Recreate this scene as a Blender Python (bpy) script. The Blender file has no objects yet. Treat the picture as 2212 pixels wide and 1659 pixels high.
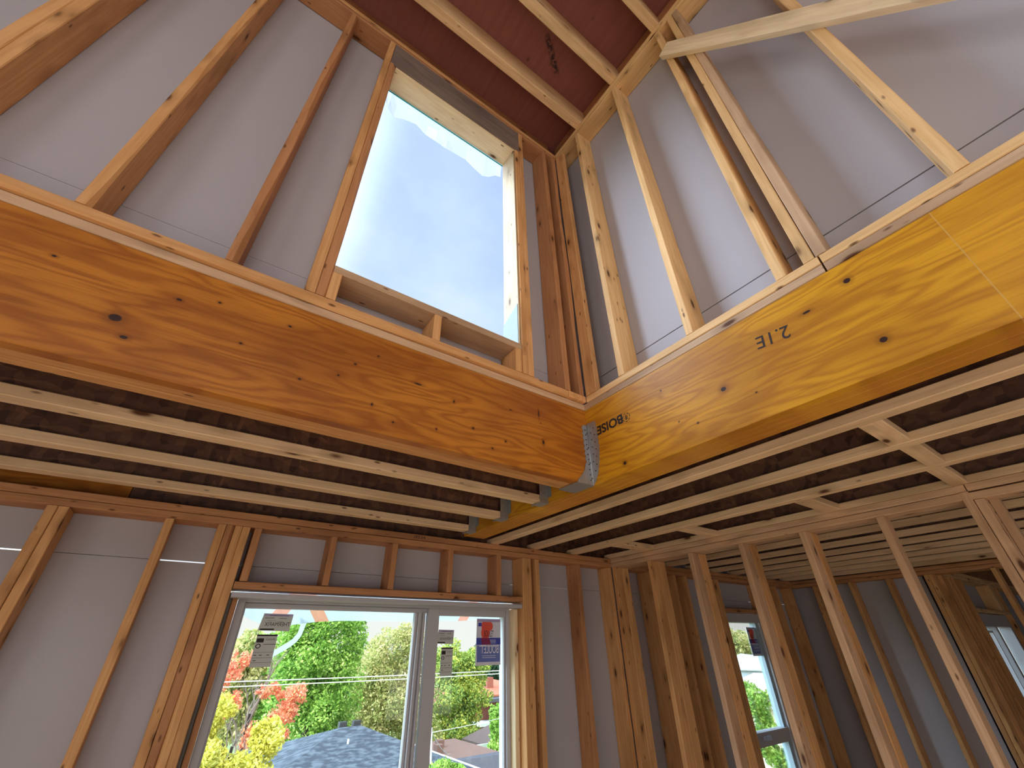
import bpy, bmesh, math, random
import numpy as np
from mathutils import Vector, Matrix

C = bpy.context.scene.collection
H = 1.75            # floor is z = 0; heights below are written relative to the eye and lifted by H
rnd = random.Random(7)

# ------------------------------------------------------------------ camera
f_px = 897.874
Rw = ((0.81894096, -0.57368202, -0.01498836),
      (0.29639563, 0.44518583, -0.84496107),
      (0.49141158, 0.68753074, 0.53461775))     # rows: right, down, forward in world axes
cam_d = bpy.data.cameras.new('camera'); cam = bpy.data.objects.new('camera', cam_d); C.objects.link(cam)
cam_d.sensor_width = 36; cam_d.sensor_fit = 'HORIZONTAL'; cam_d.lens = f_px / 2212 * 36
cam_d.clip_start = 0.02; cam_d.clip_end = 500
M = Matrix(((Rw[0][0], -Rw[1][0], -Rw[2][0], 0), (Rw[0][1], -Rw[1][1], -Rw[2][1], 0),
            (Rw[0][2], -Rw[1][2], -Rw[2][2], H), (0, 0, 0, 1)))
cam.matrix_world = M
bpy.context.scene.camera = cam

# ------------------------------------------------------------------ view, world, daylight
sc = bpy.context.scene
sc.view_settings.view_transform = 'Standard'; sc.view_settings.look = 'None'
sc.view_settings.gamma = 1; sc.view_settings.use_curve_mapping = False
sc.view_settings.exposure = 0.12
sc.cycles.use_denoising = True
sc.cycles.max_bounces = 8; sc.cycles.diffuse_bounces = 6; sc.cycles.transparent_max_bounces = 16
sc.cycles.sample_clamp_indirect = 6
sc.cycles.caustics_reflective = False; sc.cycles.caustics_refractive = False

class NT:
    """tiny node-tree helper"""
    def __init__(s, tree): s.t = tree; s.n = tree.nodes; s.l = tree.links
    def node(s, kind, **kw):
        nd = s.n.new(kind)
        for k, v in kw.items():
            if k.startswith('p_'): setattr(nd, k[2:], v)
        for k, v in kw.items():
            if k.startswith('p_'): continue
            key = int(k[1:]) if k[0] == 'i' and k[1:].isdigit() else k.replace('_', ' ')
            sk = nd.inputs[key]
            if isinstance(v, bpy.types.NodeSocket): s.l.new(v, sk)
            else: sk.default_value = v
        return nd
    def m(s, op, a, b=None, c=None, clamp=False):
        nd = s.n.new('ShaderNodeMath'); nd.operation = op; nd.use_clamp = clamp
        for i, v in enumerate((a, b, c)):
            if v is None: continue
            if isinstance(v, bpy.types.NodeSocket): s.l.new(v, nd.inputs[i])
            else: nd.inputs[i].default_value = v
        return nd.outputs[0]
    def vm(s, op, a, b=None):
        nd = s.n.new('ShaderNodeVectorMath'); nd.operation = op
        for i, v in enumerate((a, b)):
            if v is None: continue
            if isinstance(v, bpy.types.NodeSocket): s.l.new(v, nd.inputs[i])
            else: nd.inputs[i].default_value = v
        return nd.outputs['Value'] if op in ('LENGTH', 'DOT_PRODUCT', 'DISTANCE') else nd.outputs[0]
    def mix(s, fac, a, b, mode='MIX'):
        nd = s.n.new('ShaderNodeMix'); nd.data_type = 'RGBA'; nd.blend_type = mode
        for i, v in ((0, fac), (6, a), (7, b)):
            if isinstance(v, bpy.types.NodeSocket): s.l.new(v, nd.inputs[i])
            else: nd.inputs[i].default_value = (v if i == 0 else (*v, 1))
        return nd.outputs[2]
    def ramp(s, fac, stops):
        nd = s.n.new('ShaderNodeValToRGB'); e = nd.color_ramp.elements
        while len(e) < len(stops): e.new(0.5)
        for i, (p, c) in enumerate(stops): e[i].position = p; e[i].color = (*c, 1) if len(c) == 3 else c
        s.l.new(fac, nd.inputs[0]); return nd.outputs[0]
    def step(s, v, lo, hi):
        nd = s.n.new('ShaderNodeMapRange'); nd.interpolation_type = 'SMOOTHSTEP'
        s.l.new(v, nd.inputs[0]); nd.inputs[1].default_value = lo; nd.inputs[2].default_value = hi
        return nd.outputs[0]

W = bpy.data.worlds.new('overcast_sky'); sc.world = W; W.use_nodes = True
w = NT(W.node_tree); w.n.clear()
d = w.node('ShaderNodeTexCoord').outputs['Generated']
dn = w.vm('NORMALIZE', d)
sep = w.node('ShaderNodeSeparateXYZ', i0=dn)
zz = w.m('ADD', w.m('MAXIMUM', sep.outputs[2], 0.0), 0.25)
uv = w.node('ShaderNodeCombineXYZ', X=w.m('DIVIDE', sep.outputs[0], zz), Y=w.m('DIVIDE', sep.outputs[1], zz), Z=0.0).outputs[0]
n1 = w.node('ShaderNodeTexNoise', Vector=uv, Scale=1.1, Detail=5.0, Roughness=0.5).outputs[0]
n2 = w.node('ShaderNodeTexNoise', Vector=uv, Scale=3.2, Detail=4.0, Roughness=0.5).outputs[0]
cl = w.m('ADD', w.m('MULTIPLY', n1, 0.75), w.m('MULTIPLY', n2, 0.25))
skyc = w.ramp(cl, [(0.36, (0.38, 0.53, 0.86)), (0.46, (0.50, 0.66, 0.93)), (0.53, (0.62, 0.78, 0.98)), (0.66, (0.86, 0.93, 1.0))])
horiz = w.step(sep.outputs[2], 0.02, 0.35)
skyc = w.mix(horiz, (0.98, 0.95, 0.92), skyc)
# extra glow added to the sky: left for wall B, rear for the room
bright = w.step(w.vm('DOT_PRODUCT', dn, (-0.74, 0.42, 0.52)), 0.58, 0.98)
rear = w.step(w.vm('DOT_PRODUCT', dn, (-0.60, -0.74, 0.30)), -0.1, 1.0)
skyc = w.mix(w.m('MULTIPLY', rear, 0.7), skyc, (1.0, 0.95, 0.88))
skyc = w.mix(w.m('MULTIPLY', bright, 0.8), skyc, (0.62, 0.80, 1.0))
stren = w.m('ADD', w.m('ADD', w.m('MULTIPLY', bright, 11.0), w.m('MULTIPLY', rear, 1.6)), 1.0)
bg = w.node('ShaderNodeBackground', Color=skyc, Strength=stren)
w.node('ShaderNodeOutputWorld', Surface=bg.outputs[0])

sun_d = bpy.data.lights.new('sun_for_floor_bounce', 'SUN'); sun_d.energy = 5.0; sun_d.angle = math.radians(18); sun_d.color = (1.0, 0.94, 0.86)  # soft sun added to light the unseen floor, which bounces it upward
sun = bpy.data.objects.new('sun_for_floor_bounce', sun_d); C.objects.link(sun); sun.location = (-6, -12, 14)
sun.rotation_euler = Vector((0.22, 0.62, -0.80)).to_track_quat('-Z', 'Y').to_euler()
def portal(name, loc, normal, sx, sy):
    ld = bpy.data.lights.new(name, 'AREA'); ld.shape = 'RECTANGLE'; ld.size = sx; ld.size_y = sy; ld.energy = 1
    ld.cycles.is_portal = True
    o = bpy.data.objects.new(name, ld); C.objects.link(o)
    o.location = (loc[0], loc[1], loc[2] + H)
    n = Vector(normal); up = Vector((0, 0, 1)) if abs(n.z) < .9 else Vector((0, 1, 0))
    zax = -n; xax = up.cross(zax).normalized(); yax = zax.cross(xax)
    o.rotation_euler = Matrix((xax, yax, zax)).transposed().to_euler()
    return o
portal('daylight_upper_window', (0.58, 1.60, 2.31), (0, -1, 0), 0.98, 1.92)
portal('daylight_lower_window', (1.14, 3.12, -0.30), (0, -1, 0), 1.95, 1.2)
portal('daylight_side_room', (5.2, 3.12, -0.45), (0, -1, 0), 0.8, 1.6)
portal('daylight_far_window', (8.3, 1.66, -0.3), (0, -1, 0), 1.5, 1.2)
portal('daylight_rear_upper', (-0.9, -3.75, 2.2), (0, 1, 0), 3.4, 2.0)
portal('daylight_rear_lower', (-0.9, -3.75, -1.1), (0, 1, 0), 3.4, 0.9)
portal('daylight_rear_east', (4.5, -3.75, -0.75), (0, 1, 0), 1.4, 0.8)
portal('daylight_left_upper', (-3.35, -1.75, 2.2), (1, 0, 0), 1.7, 2.0)
portal('daylight_left_lower', (-3.35, -1.1, -0.97), (1, 0, 0), 3.0, 1.25)

# ------------------------------------------------------------------ materials
def new_mat(name):
    m = bpy.data.materials.new(name); m.use_nodes = True
    t = NT(m.node_tree); t.n.clear()
    b = t.node('ShaderNodeBsdfPrincipled'); o = t.node('ShaderNodeOutputMaterial', Surface=b.outputs[0])
    return m, t, b
def plain(name, col, rough=0.6, metal=0.0, noise=0.0, nscale=8.0, spec=0.5):
    m, t, b = new_mat(name)
    b.inputs['Roughness'].default_value = rough; b.inputs['Metallic'].default_value = metal
    b.inputs['Specular IOR Level'].default_value = spec
    if noise:
        co = t.node('ShaderNodeTexCoord').outputs['Object']
        n = t.node('ShaderNodeTexNoise', Vector=co, Scale=nscale, Detail=4.0).outputs[0]
        c = t.mix(n, tuple(x * (1 - noise) for x in col), tuple(min(1, x * (1 + noise)) for x in col))
        t.l.new(c, b.inputs['Base Color'])
    else: b.inputs['Base Color'].default_value = (*col, 1)
    return m
def lumber(name, light, dark, knots=0.5, var=0.25, kcol=(0.10, 0.035, 0.012), rough=0.62, grain=1.0):
    m, t, b = new_mat(name)
    co = t.node('ShaderNodeTexCoord').outputs['Object']
    rn = t.node('ShaderNodeObjectInfo').outputs['Random']
    off = t.node('ShaderNodeCombineXYZ', X=t.m('MULTIPLY', rn, 37.0), Y=t.m('MULTIPLY', rn, 91.0), Z=t.m('MULTIPLY', rn, 53.0)).outputs[0]
    p = t.vm('ADD', co, off)
    ps = t.vm('MULTIPLY', p, (0.9, 13.0, 13.0))
    n = t.node('ShaderNodeTexNoise', Vector=ps, Scale=1.0, Detail=2.0, Roughness=0.45).outputs[0]
    rings = t.m('ADD', t.m('MULTIPLY', t.m('SINE', t.m('MULTIPLY', n, 46.0 * grain)), 0.5), 0.5)
    pf = t.vm('MULTIPLY', p, (5.0, 160.0, 160.0))
    fine = t.node('ShaderNodeTexNoise', Vector=pf, Scale=1.0, Detail=3.0).outputs[0]
    blot = t.node('ShaderNodeTexNoise', Vector=t.vm('MULTIPLY', p, (1.6, 5.0, 5.0)), Scale=1.0, Detail=3.0).outputs[0]
    c = t.mix(t.m('MULTIPLY', rings, 0.5), light, dark)
    c = t.mix(t.m('MULTIPLY', t.step(fine, 0.45, 0.75), 0.30), c, tuple(x * 0.72 for x in dark))
    c = t.mix(t.m('MULTIPLY', t.step(blot, 0.48, 0.72), 0.6), c, tuple(x * 0.62 for x in dark))
    c = t.mix(t.m('MULTIPLY', rn, var), c, tuple(x * 0.7 for x in dark))
    # knots
    vs_ = t.node('ShaderNodeTexVoronoi', Vector=t.vm('MULTIPLY', p, (9.0, 26.0, 26.0)), Scale=1.0)
    gs_ = t.m('LESS_THAN', t.node('ShaderNodeSeparateColor', i0=vs_.outputs['Color']).outputs[1], 0.30)
    c = t.mix(t.m('MULTIPLY', t.m('MULTIPLY', t.m('SUBTRACT', 1.0, t.step(vs_.outputs['Distance'], 0.06, 0.19)), gs_), 0.85), c, kcol)
    vk = t.node('ShaderNodeTexVoronoi', Vector=t.vm('MULTIPLY', p, (4.6, 13.0, 13.0)), Scale=1.0)
    gate = t.m('LESS_THAN', t.node('ShaderNodeSeparateColor', i0=vk.outputs['Color']).outputs[0], knots)
    kd = t.m('MULTIPLY', t.m('SUBTRACT', 1.0, t.step(vk.outputs['Distance'], 0.07, 0.20)), gate)
    halo = t.m('MULTIPLY', t.m('SUBTRACT', 1.0, t.step(vk.outputs['Distance'], 0.14, 0.48)), gate)
    c = t.mix(t.m('MULTIPLY', halo, 0.45), c, tuple(x * 0.55 for x in dark))
    c = t.mix(kd, c, kcol)
    t.l.new(c, b.inputs['Base Color']); b.inputs['Roughness'].default_value = rough
    b.inputs['Specular IOR Level'].default_value = 0.3
    bp = t.node('ShaderNodeBump', Strength=0.25, Distance=0.002, Height=fine)
    t.l.new(bp.outputs[0], b.inputs['Normal'])
    return m
def lvl(name, light, dark, spots=(), rough=0.42, seam=None):
    """rotary-peeled veneer: wide cathedral grain drawn as contour lines of a stretched noise.
    spots: (along, up, r_along, r_up) knots in local x / z of the face"""
    m, t, b = new_mat(name)
    co = t.node('ShaderNodeTexCoord').outputs['Object']
    s0 = t.node('ShaderNodeSeparateXYZ', i0=co)
    p = t.vm('MULTIPLY', co, (0.85, 1.0, 6.0))
    warp = t.node('ShaderNodeTexNoise', Vector=t.vm('MULTIPLY', co, (3.0, 1.0, 9.0)), Scale=1.0, Detail=2.0).outputs['Color']
    p = t.vm('ADD', p, t.vm('MULTIPLY', warp, (0.25, 0.0, 0.30)))
    n = t.node('ShaderNodeTexNoise', Vector=p, Scale=1.25, Detail=2.2, Roughness=0.5).outputs[0]
    cont = t.m('ADD', t.m('MULTIPLY', t.m('SINE', t.m('MULTIPLY', n, 68.0)), 0.5), 0.5)
    cont = t.m('POWER', cont, 1.6)
    big = t.node('ShaderNodeTexNoise', Vector=t.vm('MULTIPLY', co, (1.0, 1.0, 2.5)), Scale=1.6, Detail=3.0).outputs[0]
    fine = t.node('ShaderNodeTexNoise', Vector=t.vm('MULTIPLY', co, (9.0, 60.0, 150.0)), Scale=1.0, Detail=3.0).outputs[0]
    c = t.mix(t.m('MULTIPLY', cont, 0.62), light, dark)
    c = t.mix(t.m('MULTIPLY', t.step(big, 0.42, 0.66), 0.6), c, tuple(x * 0.85 for x in dark))
    c = t.mix(t.m('MULTIPLY', t.step(fine, 0.48, 0.72), 0.30), c, tuple(x * 0.62 for x in dark))
    if seam is not None:     # butt joint of the face veneer: another sheet with a paler cut line
        c2 = t.mix(t.m('MULTIPLY', fine, 0.5), tuple(min(1, x * 1.12) for x in light), dark)
        msk = t.m('LESS_THAN', s0.outputs[0], seam)
        c = t.mix(t.m('MULTIPLY', msk, 0.4), c, c2)
        ln = t.m('LESS_THAN', t.m('ABSOLUTE', t.m('SUBTRACT', s0.outputs[0], seam)), 0.0016)
        c = t.mix(t.m('MULTIPLY', ln, 0.7), c, (0.62, 0.36, 0.10))
    if spots:
        tot = None
        for (sx, sz, rx, rz) in spots:
            dx = t.m('DIVIDE', t.m('SUBTRACT', s0.outputs[0], sx), rx)
            dz = t.m('DIVIDE', t.m('SUBTRACT', s0.outputs[2], sz), rz)
            q = t.m('ADD', t.m('MULTIPLY', dx, dx), t.m('MULTIPLY', dz, dz))
            tot = q if tot is None else t.m('MINIMUM', tot, q)
        c = t.mix(t.m('MULTIPLY', t.m('SUBTRACT', 1.0, t.step(tot, 0.5, 7.0)), 0.45), c, tuple(x * 0.5 for x in dark))
        c = t.mix(t.m('SUBTRACT', 1.0, t.step(tot, 0.5, 1.2)), c, (0.035, 0.015, 0.012))
    t.l.new(c, b.inputs['Base Color']); b.inputs['Roughness'].default_value = rough
    b.inputs['Specular IOR Level'].default_value = 0.25
    bp = t.node('ShaderNodeBump', Strength=0.3, Distance=0.0015, Height=t.m('ADD', t.m('MULTIPLY', fine, 0.7), t.m('MULTIPLY', cont, 0.5)))
    t.l.new(bp.outputs[0], b.inputs['Normal'])
    return m
def osb(name, a, b_, c_, scale=1.0):
    m, t, b = new_mat(name)
    co = t.node('ShaderNodeTexCoord').outputs['Object']
    wp = t.node('ShaderNodeTexNoise', Vector=co, Scale=6.0 * scale, Detail=2.0).outputs['Color']
    p = t.vm('ADD', co, t.vm('MULTIPLY', wp, (0.06, 0.06, 0.06)))
    v1 = t.node('ShaderNodeTexVoronoi', Vector=t.vm('MULTIPLY', p, (9 * scale, 30 * scale, 30 * scale)), Scale=1.0)
    v2 = t.node('ShaderNodeTexVoronoi', Vector=t.vm('MULTIPLY', p, (34 * scale, 11 * scale, 14 * scale)), Scale=1.0)
    r1 = t.node('ShaderNodeSeparateColor', i0=v1.outputs['Color']).outputs[0]
    r2 = t.node('ShaderNodeSeparateColor', i0=v2.outputs['Color']).outputs[1]
    mm = t.m('ADD', t.m('MULTIPLY', r1, 0.5), t.m('MULTIPLY', r2, 0.5))
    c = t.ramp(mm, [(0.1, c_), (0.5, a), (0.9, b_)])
    t.l.new(c, b.inputs['Base Color']); b.inputs['Roughness'].default_value = 0.6
    t.l.new(t.node('ShaderNodeBump', Strength=0.4, Distance=0.002, Height=mm).outputs[0], b.inputs['Normal'])
    return m

M_stud = lumber('spruce_stud', (0.78, 0.43, 0.185), (0.62, 0.295, 0.10))
M_studB = lumber('pale_spruce', (0.88, 0.57, 0.27), (0.72, 0.42, 0.17))
M_plate = lumber('weathered_plate', (0.66, 0.44, 0.27), (0.50, 0.31, 0.18), knots=0.25)
M_red = lumber('reddish_pine', (0.58, 0.28, 0.125), (0.44, 0.19, 0.075), knots=0.35)
M_head = lumber('grey_header', (0.27, 0.20, 0.165), (0.15, 0.11, 0.095), knots=0.2)
M_pale = lumber('fresh_pine', (0.88, 0.70, 0.45), (0.76, 0.55, 0.32), knots=0.3, var=0.1)
M_lining = lumber('pine_jamb_darkened', (0.58, 0.44, 0.27), (0.48, 0.34, 0.19), knots=0.4, var=0.1)  # jamb pine darkened in colour to offset the strong window light
M_flange = lumber('joist_flange', (0.88, 0.62, 0.38), (0.72, 0.46, 0.25), knots=0.3)
M_ply = osb('rafter_deck_dummy', (0.3, 0.1, 0.06), (0.35, 0.13, 0.08), (0.2, 0.07, 0.04))
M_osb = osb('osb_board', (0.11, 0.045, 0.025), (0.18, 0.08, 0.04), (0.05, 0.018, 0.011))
M_sub = plain('plywood_subfloor', (0.84, 0.68, 0.49), 0.7, noise=0.15)
M_pvc = plain('white_vinyl', (0.47, 0.46, 0.49), 0.45)
M_pvc2 = plain('white_vinyl_groove', (0.50, 0.50, 0.52), 0.4)  # slightly paler even vinyl tone
M_gal = plain('galvanised_steel', (0.42, 0.43, 0.44), 0.42, metal=0.7, noise=0.25, nscale=60)
M_nail = plain('dark_nail', (0.03, 0.028, 0.028), 0.5, metal=0.3)
M_ink = plain('black_ink', (0.018, 0.010, 0.010), 0.7)
M_foam = plain('grey_foam_gasket', (0.16, 0.15, 0.14), 0.8, noise=0.2)
M_dark = plain('black_joint_backing', (0.02, 0.02, 0.022), 0.7)
M_tapeg = plain('grey_flashing_membrane', (0.10, 0.145, 0.19), 0.45, noise=0.12, nscale=25)
M_paper = plain('grey_sticker_paper', (0.52, 0.54, 0.52), 0.6)
M_paper2 = plain('pale_sticker_paper', (0.66, 0.68, 0.80), 0.5)
M_lil = plain('lilac_sticker_paper', (0.42, 0.36, 0.58), 0.5)
M_blue = plain('blue_print', (0.045, 0.07, 0.42), 0.5)
M_blue2 = plain('light_blue_print', (0.13, 0.18, 0.50), 0.5)
M_redp = plain('red_print', (0.75, 0.10, 0.07), 0.5)
M_white = plain('white_print', (0.80, 0.82, 0.90), 0.5)
M_teal = plain('teal_gasket', (0.02, 0.34, 0.33), 0.5)
M_wire = plain('cable_sheath', (0.62, 0.66, 0.62), 0.5)

def sheath_mat():
    m, t, b = new_mat('grey_white_sheathing')
    co = t.node('ShaderNodeTexCoord').outputs['Object']
    n = t.node('ShaderNodeTexNoise', Vector=co, Scale=1.3, Detail=4.0).outputs[0]
    f = t.node('ShaderNodeTexNoise', Vector=co, Scale=240.0, Detail=2.0).outputs[0]
    c = t.mix(n, (0.42, 0.405, 0.445), (0.49, 0.475, 0.52))
    c = t.mix(t.m('MULTIPLY', f, 0.18), c, (0.42, 0.39, 0.40))
    t.l.new(c, b.inputs['Base Color']); b.inputs['Roughness'].default_value = 0.75
    return m
M_sheath = sheath_mat()

def deck_mat():
    m, t, b = new_mat('red_brown_plywood_deck')
    co = t.node('ShaderNodeTexCoord').outputs['Object']
    s0 = t.node('ShaderNodeSeparateXYZ', i0=co)
    ps = t.vm('MULTIPLY', co, (30.0, 1.6, 1.0))
    n = t.node('ShaderNodeTexNoise', Vector=ps, Scale=1.0, Detail=4.0).outputs[0]
    c = t.mix(n, (0.33, 0.115, 0.09), (0.20, 0.055, 0.048))
    vk = t.node('ShaderNodeTexVoronoi', Vector=t.vm('MULTIPLY', co, (7.0, 5.0, 1.0)), Scale=1.0)
    g = t.m('LESS_THAN', t.node('ShaderNodeSeparateColor', i0=vk.outputs['Color']).outputs[0], 0.6)
    kd = t.m('MULTIPLY', t.m('SUBTRACT', 1.0, t.step(vk.outputs['Distance'], 0.04, 0.13)), g)
    c = t.mix(kd, c, (0.12, 0.035, 0.025))
    # a long black pitch stain in the second bay
    q = t.vm('ADD', co, (-1.90, -1.97, 0.0)); sq = t.node('ShaderNodeSeparateXYZ', i0=q)
    u = t.m('ADD', t.m('MULTIPLY', sq.outputs[0], 0.83), t.m('MULTIPLY', sq.outputs[1], 0.56))
    v = t.m('SUBTRACT', t.m('MULTIPLY', sq.outputs[0], 0.56), t.m('MULTIPLY', sq.outputs[1], 0.83))
    nz = t.node('ShaderNodeTexNoise', Vector=t.vm('MULTIPLY', co, (40.0, 40.0, 1.0)), Scale=1.0, Detail=4.0).outputs[0]
    st = t.m('MULTIPLY', t.m('SUBTRACT', 1.0, t.step(t.m('ABSOLUTE', v), 0.004, 0.035)), t.m('SUBTRACT', 1.0, t.step(t.m('ABSOLUTE', u), 0.10, 0.17)))
    st = t.m('MULTIPLY', st, t.step(nz, 0.38, 0.55))
    c = t.mix(st, c, (0.03, 0.012, 0.014))
    t.l.new(c, b.inputs['Base Color']); b.inputs['Roughness'].default_value = 0.7
    return m
M_deck = deck_mat()

def glass_mat(name='window_glass', tint=(0.93, 0.97, 0.96)):
    m, t, b = new_mat(name)
    tr = t.node('ShaderNodeBsdfTransparent', Color=(*tint, 1)); gl = t.node('ShaderNodeBsdfGlossy', Color=(1, 1, 1, 1), Roughness=0.02)
    fr = t.node('ShaderNodeFresnel', IOR=1.45)
    mx = t.node('ShaderNodeMixShader', i0=t.m('MULTIPLY', fr.outputs[0], 0.5), i1=tr.outputs[0], i2=gl.outputs[0])
    out = [n for n in t.n if n.type == 'OUTPUT_MATERIAL'][0]; t.l.new(mx.outputs[0], out.inputs[0])
    return m
M_glass = glass_mat()
def film_mat(name, col, opac):
    m, t, b = new_mat(name)
    df = t.node('ShaderNodeBsdfDiffuse', Color=(*col, 1)); tl = t.node('ShaderNodeBsdfTranslucent', Color=(*col, 1)); tr = t.node('ShaderNodeBsdfTransparent', Color=(0.95, 0.97, 1, 1))
    a = t.node('ShaderNodeMixShader', i0=0.6, i1=df.outputs[0], i2=tl.outputs[0])
    mx = t.node('ShaderNodeMixShader', i0=opac, i1=tr.outputs[0], i2=a.outputs[0])
    out = [n for n in t.n if n.type == 'OUTPUT_MATERIAL'][0]; t.l.new(mx.outputs[0], out.inputs[0])
    return m
M_film = film_mat('milky_plastic_film', (0.80, 0.82, 0.92), 0.6)
M_wrap = film_mat('white_housewrap', (0.86, 0.90, 0.93), 0.9)

# ------------------------------------------------------------------ object helpers
def tag(o, label=None, cat=None, group=None, kind=None):
    if label: o['label'] = label
    if cat: o['category'] = cat
    if group: o['group'] = group
    if kind: o['kind'] = kind
    return o
def link(name, me, mat, parent=None, loc=(0, 0, 0), mw=None):
    o = bpy.data.objects.new(name, me); C.objects.link(o)
    if mat is not None and not me.materials: me.materials.append(mat)
    if mw is not None: o.matrix_world = mw
    else: o.location = loc
    if parent is not None:
        o.parent = parent; o.matrix_parent_inverse = Matrix.Identity(4)
        pm = PW[parent.name] if parent.name in PW else parent.matrix_basis
        o.matrix_basis = pm.inverted() @ (mw if mw is not None else Matrix.Translation(Vector(loc)))
    PW[o.name] = mw if mw is not None else Matrix.Translation(Vector(loc))
    return o
PW = {}
def empty(name, loc, label=None, cat=None, group=None, kind=None):
    o = bpy.data.objects.new(name, None); C.objects.link(o); o.empty_display_size = 0.05
    o.location = (loc[0], loc[1], loc[2] + H); PW[o.name] = Matrix.Translation(o.location)
    return tag(o, label, cat, group, kind)
def bm_mesh(name, bm):
    me = bpy.data.meshes.new(name); bm.normal_update(); bm.to_mesh(me); bm.free(); return me
def add_box(bm, x0, x1, y0, y1, z0, z1):
    vs = [bm.verts.new((x, y, z)) for z in (z0, z1) for y in (y0, y1) for x in (x0, x1)]
    for f in ((0, 2, 3, 1), (4, 5, 7, 6), (0, 1, 5, 4), (2, 6, 7, 3), (0, 4, 6, 2), (1, 3, 7, 5)):
        bm.faces.new([vs[i] for i in f])
def boxes(name, lst, mat, parent=None, kind=None, bevel=0.0, label=None, cat=None, group=None):
    """one mesh of several boxes, origin at the centre of the whole"""
    lo = [min(b[i] for b in lst) for i in (0, 2, 4)]; hi = [max(b[i] for b in lst) for i in (1, 3, 5)]
    c = [(a + b) / 2 for a, b in zip(lo, hi)]
    bm = bmesh.new()
    for b in lst: add_box(bm, b[0] - c[0], b[1] - c[0], b[2] - c[1], b[3] - c[1], b[4] - c[2], b[5] - c[2])
    if bevel: bmesh.ops.bevel(bm, geom=bm.edges[:], offset=bevel, segments=2, affect='EDGES', profile=0.6)
    o = link(name, bm_mesh(name, bm), mat, parent, (c[0], c[1], c[2] + H))
    return tag(o, label, cat, group, kind)
def board(name, X, Y, Z, mat, label=None, cat=None, group=None, parent=None, rough=0.0012, wane=None, seed=None, bev=0.003, mw_extra=None, taper=None):
    """sawn timber: eased edges, slight wander along its length; local x = the long axis.
    wane = (corner 0-3, max chamfer) leaves a natural bark edge"""
    r = random.Random(seed if seed is not None else hash((round(X[0], 3), round(Y[0], 3), round(Z[0], 3))) & 0xffff)
    if name.endswith('plate') or name == 'rim_board': rough = min(rough, 0.0005)
    dims = [X[1] - X[0], Y[1] - Y[0], Z[1] - Z[0]]
    c = Vector(((X[0] + X[1]) / 2, (Y[0] + Y[1]) / 2, (Z[0] + Z[1]) / 2 + H))
    k = dims.index(max(dims))
    if k == 0: rot = Matrix.Identity(3); a, b2 = dims[1], dims[2]
    elif k == 1: rot = Matrix(((0, -1, 0), (1, 0, 0), (0, 0, 1))); a, b2 = dims[0], dims[2]
    else: rot = Matrix(((0, 0, -1), (0, 1, 0), (1, 0, 0))); a, b2 = dims[1], dims[0]
    L = dims[k]; ns = max(1, min(40, int(L / 0.12)))
    bm = bmesh.new(); rings = []
    ph = r.random() * 6.28
    for i in range(ns + 1):
        x = -L / 2 + L * i / ns
        w1 = rough * math.sin(ph + x * 2.1) * 0.8; w2 = rough * math.cos(ph * 1.7 + x * 1.7) * 0.8
        ring = []
        cs = [bev] * 4
        if wane: cs[wane[0]] = bev + wane[1] * (0.5 + 0.5 * math.sin(ph + x * 5.0)) * (0.6 + 0.4 * r.random())
        hy, hz = a / 2, b2 / 2
        pts = [(-hy + cs[0], -hz), (hy - cs[1], -hz), (hy, -hz + cs[1]), (hy, hz - cs[2]), (hy - cs[2], hz), (-hy + cs[3], hz), (-hy, hz - cs[3]), (-hy, -hz + cs[0])]
        for (py, pz) in pts:
            ring.append(bm.verts.new((x, py + w1 + r.uniform(-1, 1) * rough * 0.35, pz + w2 + r.uniform(-1, 1) * rough * 0.35)))
        rings.append(ring)
    for i in range(ns):
        for j in range(8):
            bm.faces.new((rings[i][j], rings[i][(j + 1) % 8], rings[i + 1][(j + 1) % 8], rings[i + 1][j]))
    bm.faces.new(rings[0][::-1]); bm.faces.new(rings[-1])
    bmesh.ops.recalc_face_normals(bm, faces=bm.faces[:])
    mw = Matrix.Translation(c) @ rot.to_4x4()
    if mw_extra is not None: mw = mw_extra
    o = link(name, bm_mesh(name, bm), mat, parent, mw=mw)
    return tag(o, label, cat, group)
def prism(name, pts, axis, t0, t1, mat, parent=None, **kw):
    """polygon extruded between t0 and t1 along an axis ('x','y','z'); pts are the two other coordinates"""
    bm = bmesh.new()
    def P(u, v, t): return {'x': (t, u, v + H), 'y': (u, t, v + H), 'z': (u, v, t + H)}[axis]
    A = [Vector(P(u, v, t0)) for u, v in pts]; B = [Vector(P(u, v, t1)) for u, v in pts]
    c = sum(A + B, Vector()) / (2 * len(pts))
    a = [bm.verts.new(p - c) for p in A]; b = [bm.verts.new(p - c) for p in B]; n = len(pts)
    bm.faces.new(a); bm.faces.new(b[::-1])
    for i in range(n): bm.faces.new((a[i], a[(i + 1) % n], b[(i + 1) % n], b[i]))
    bmesh.ops.recalc_face_normals(bm, faces=bm.faces[:])
    return tag(link(name, bm_mesh(name, bm), mat, parent, loc=c), **kw)
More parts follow.
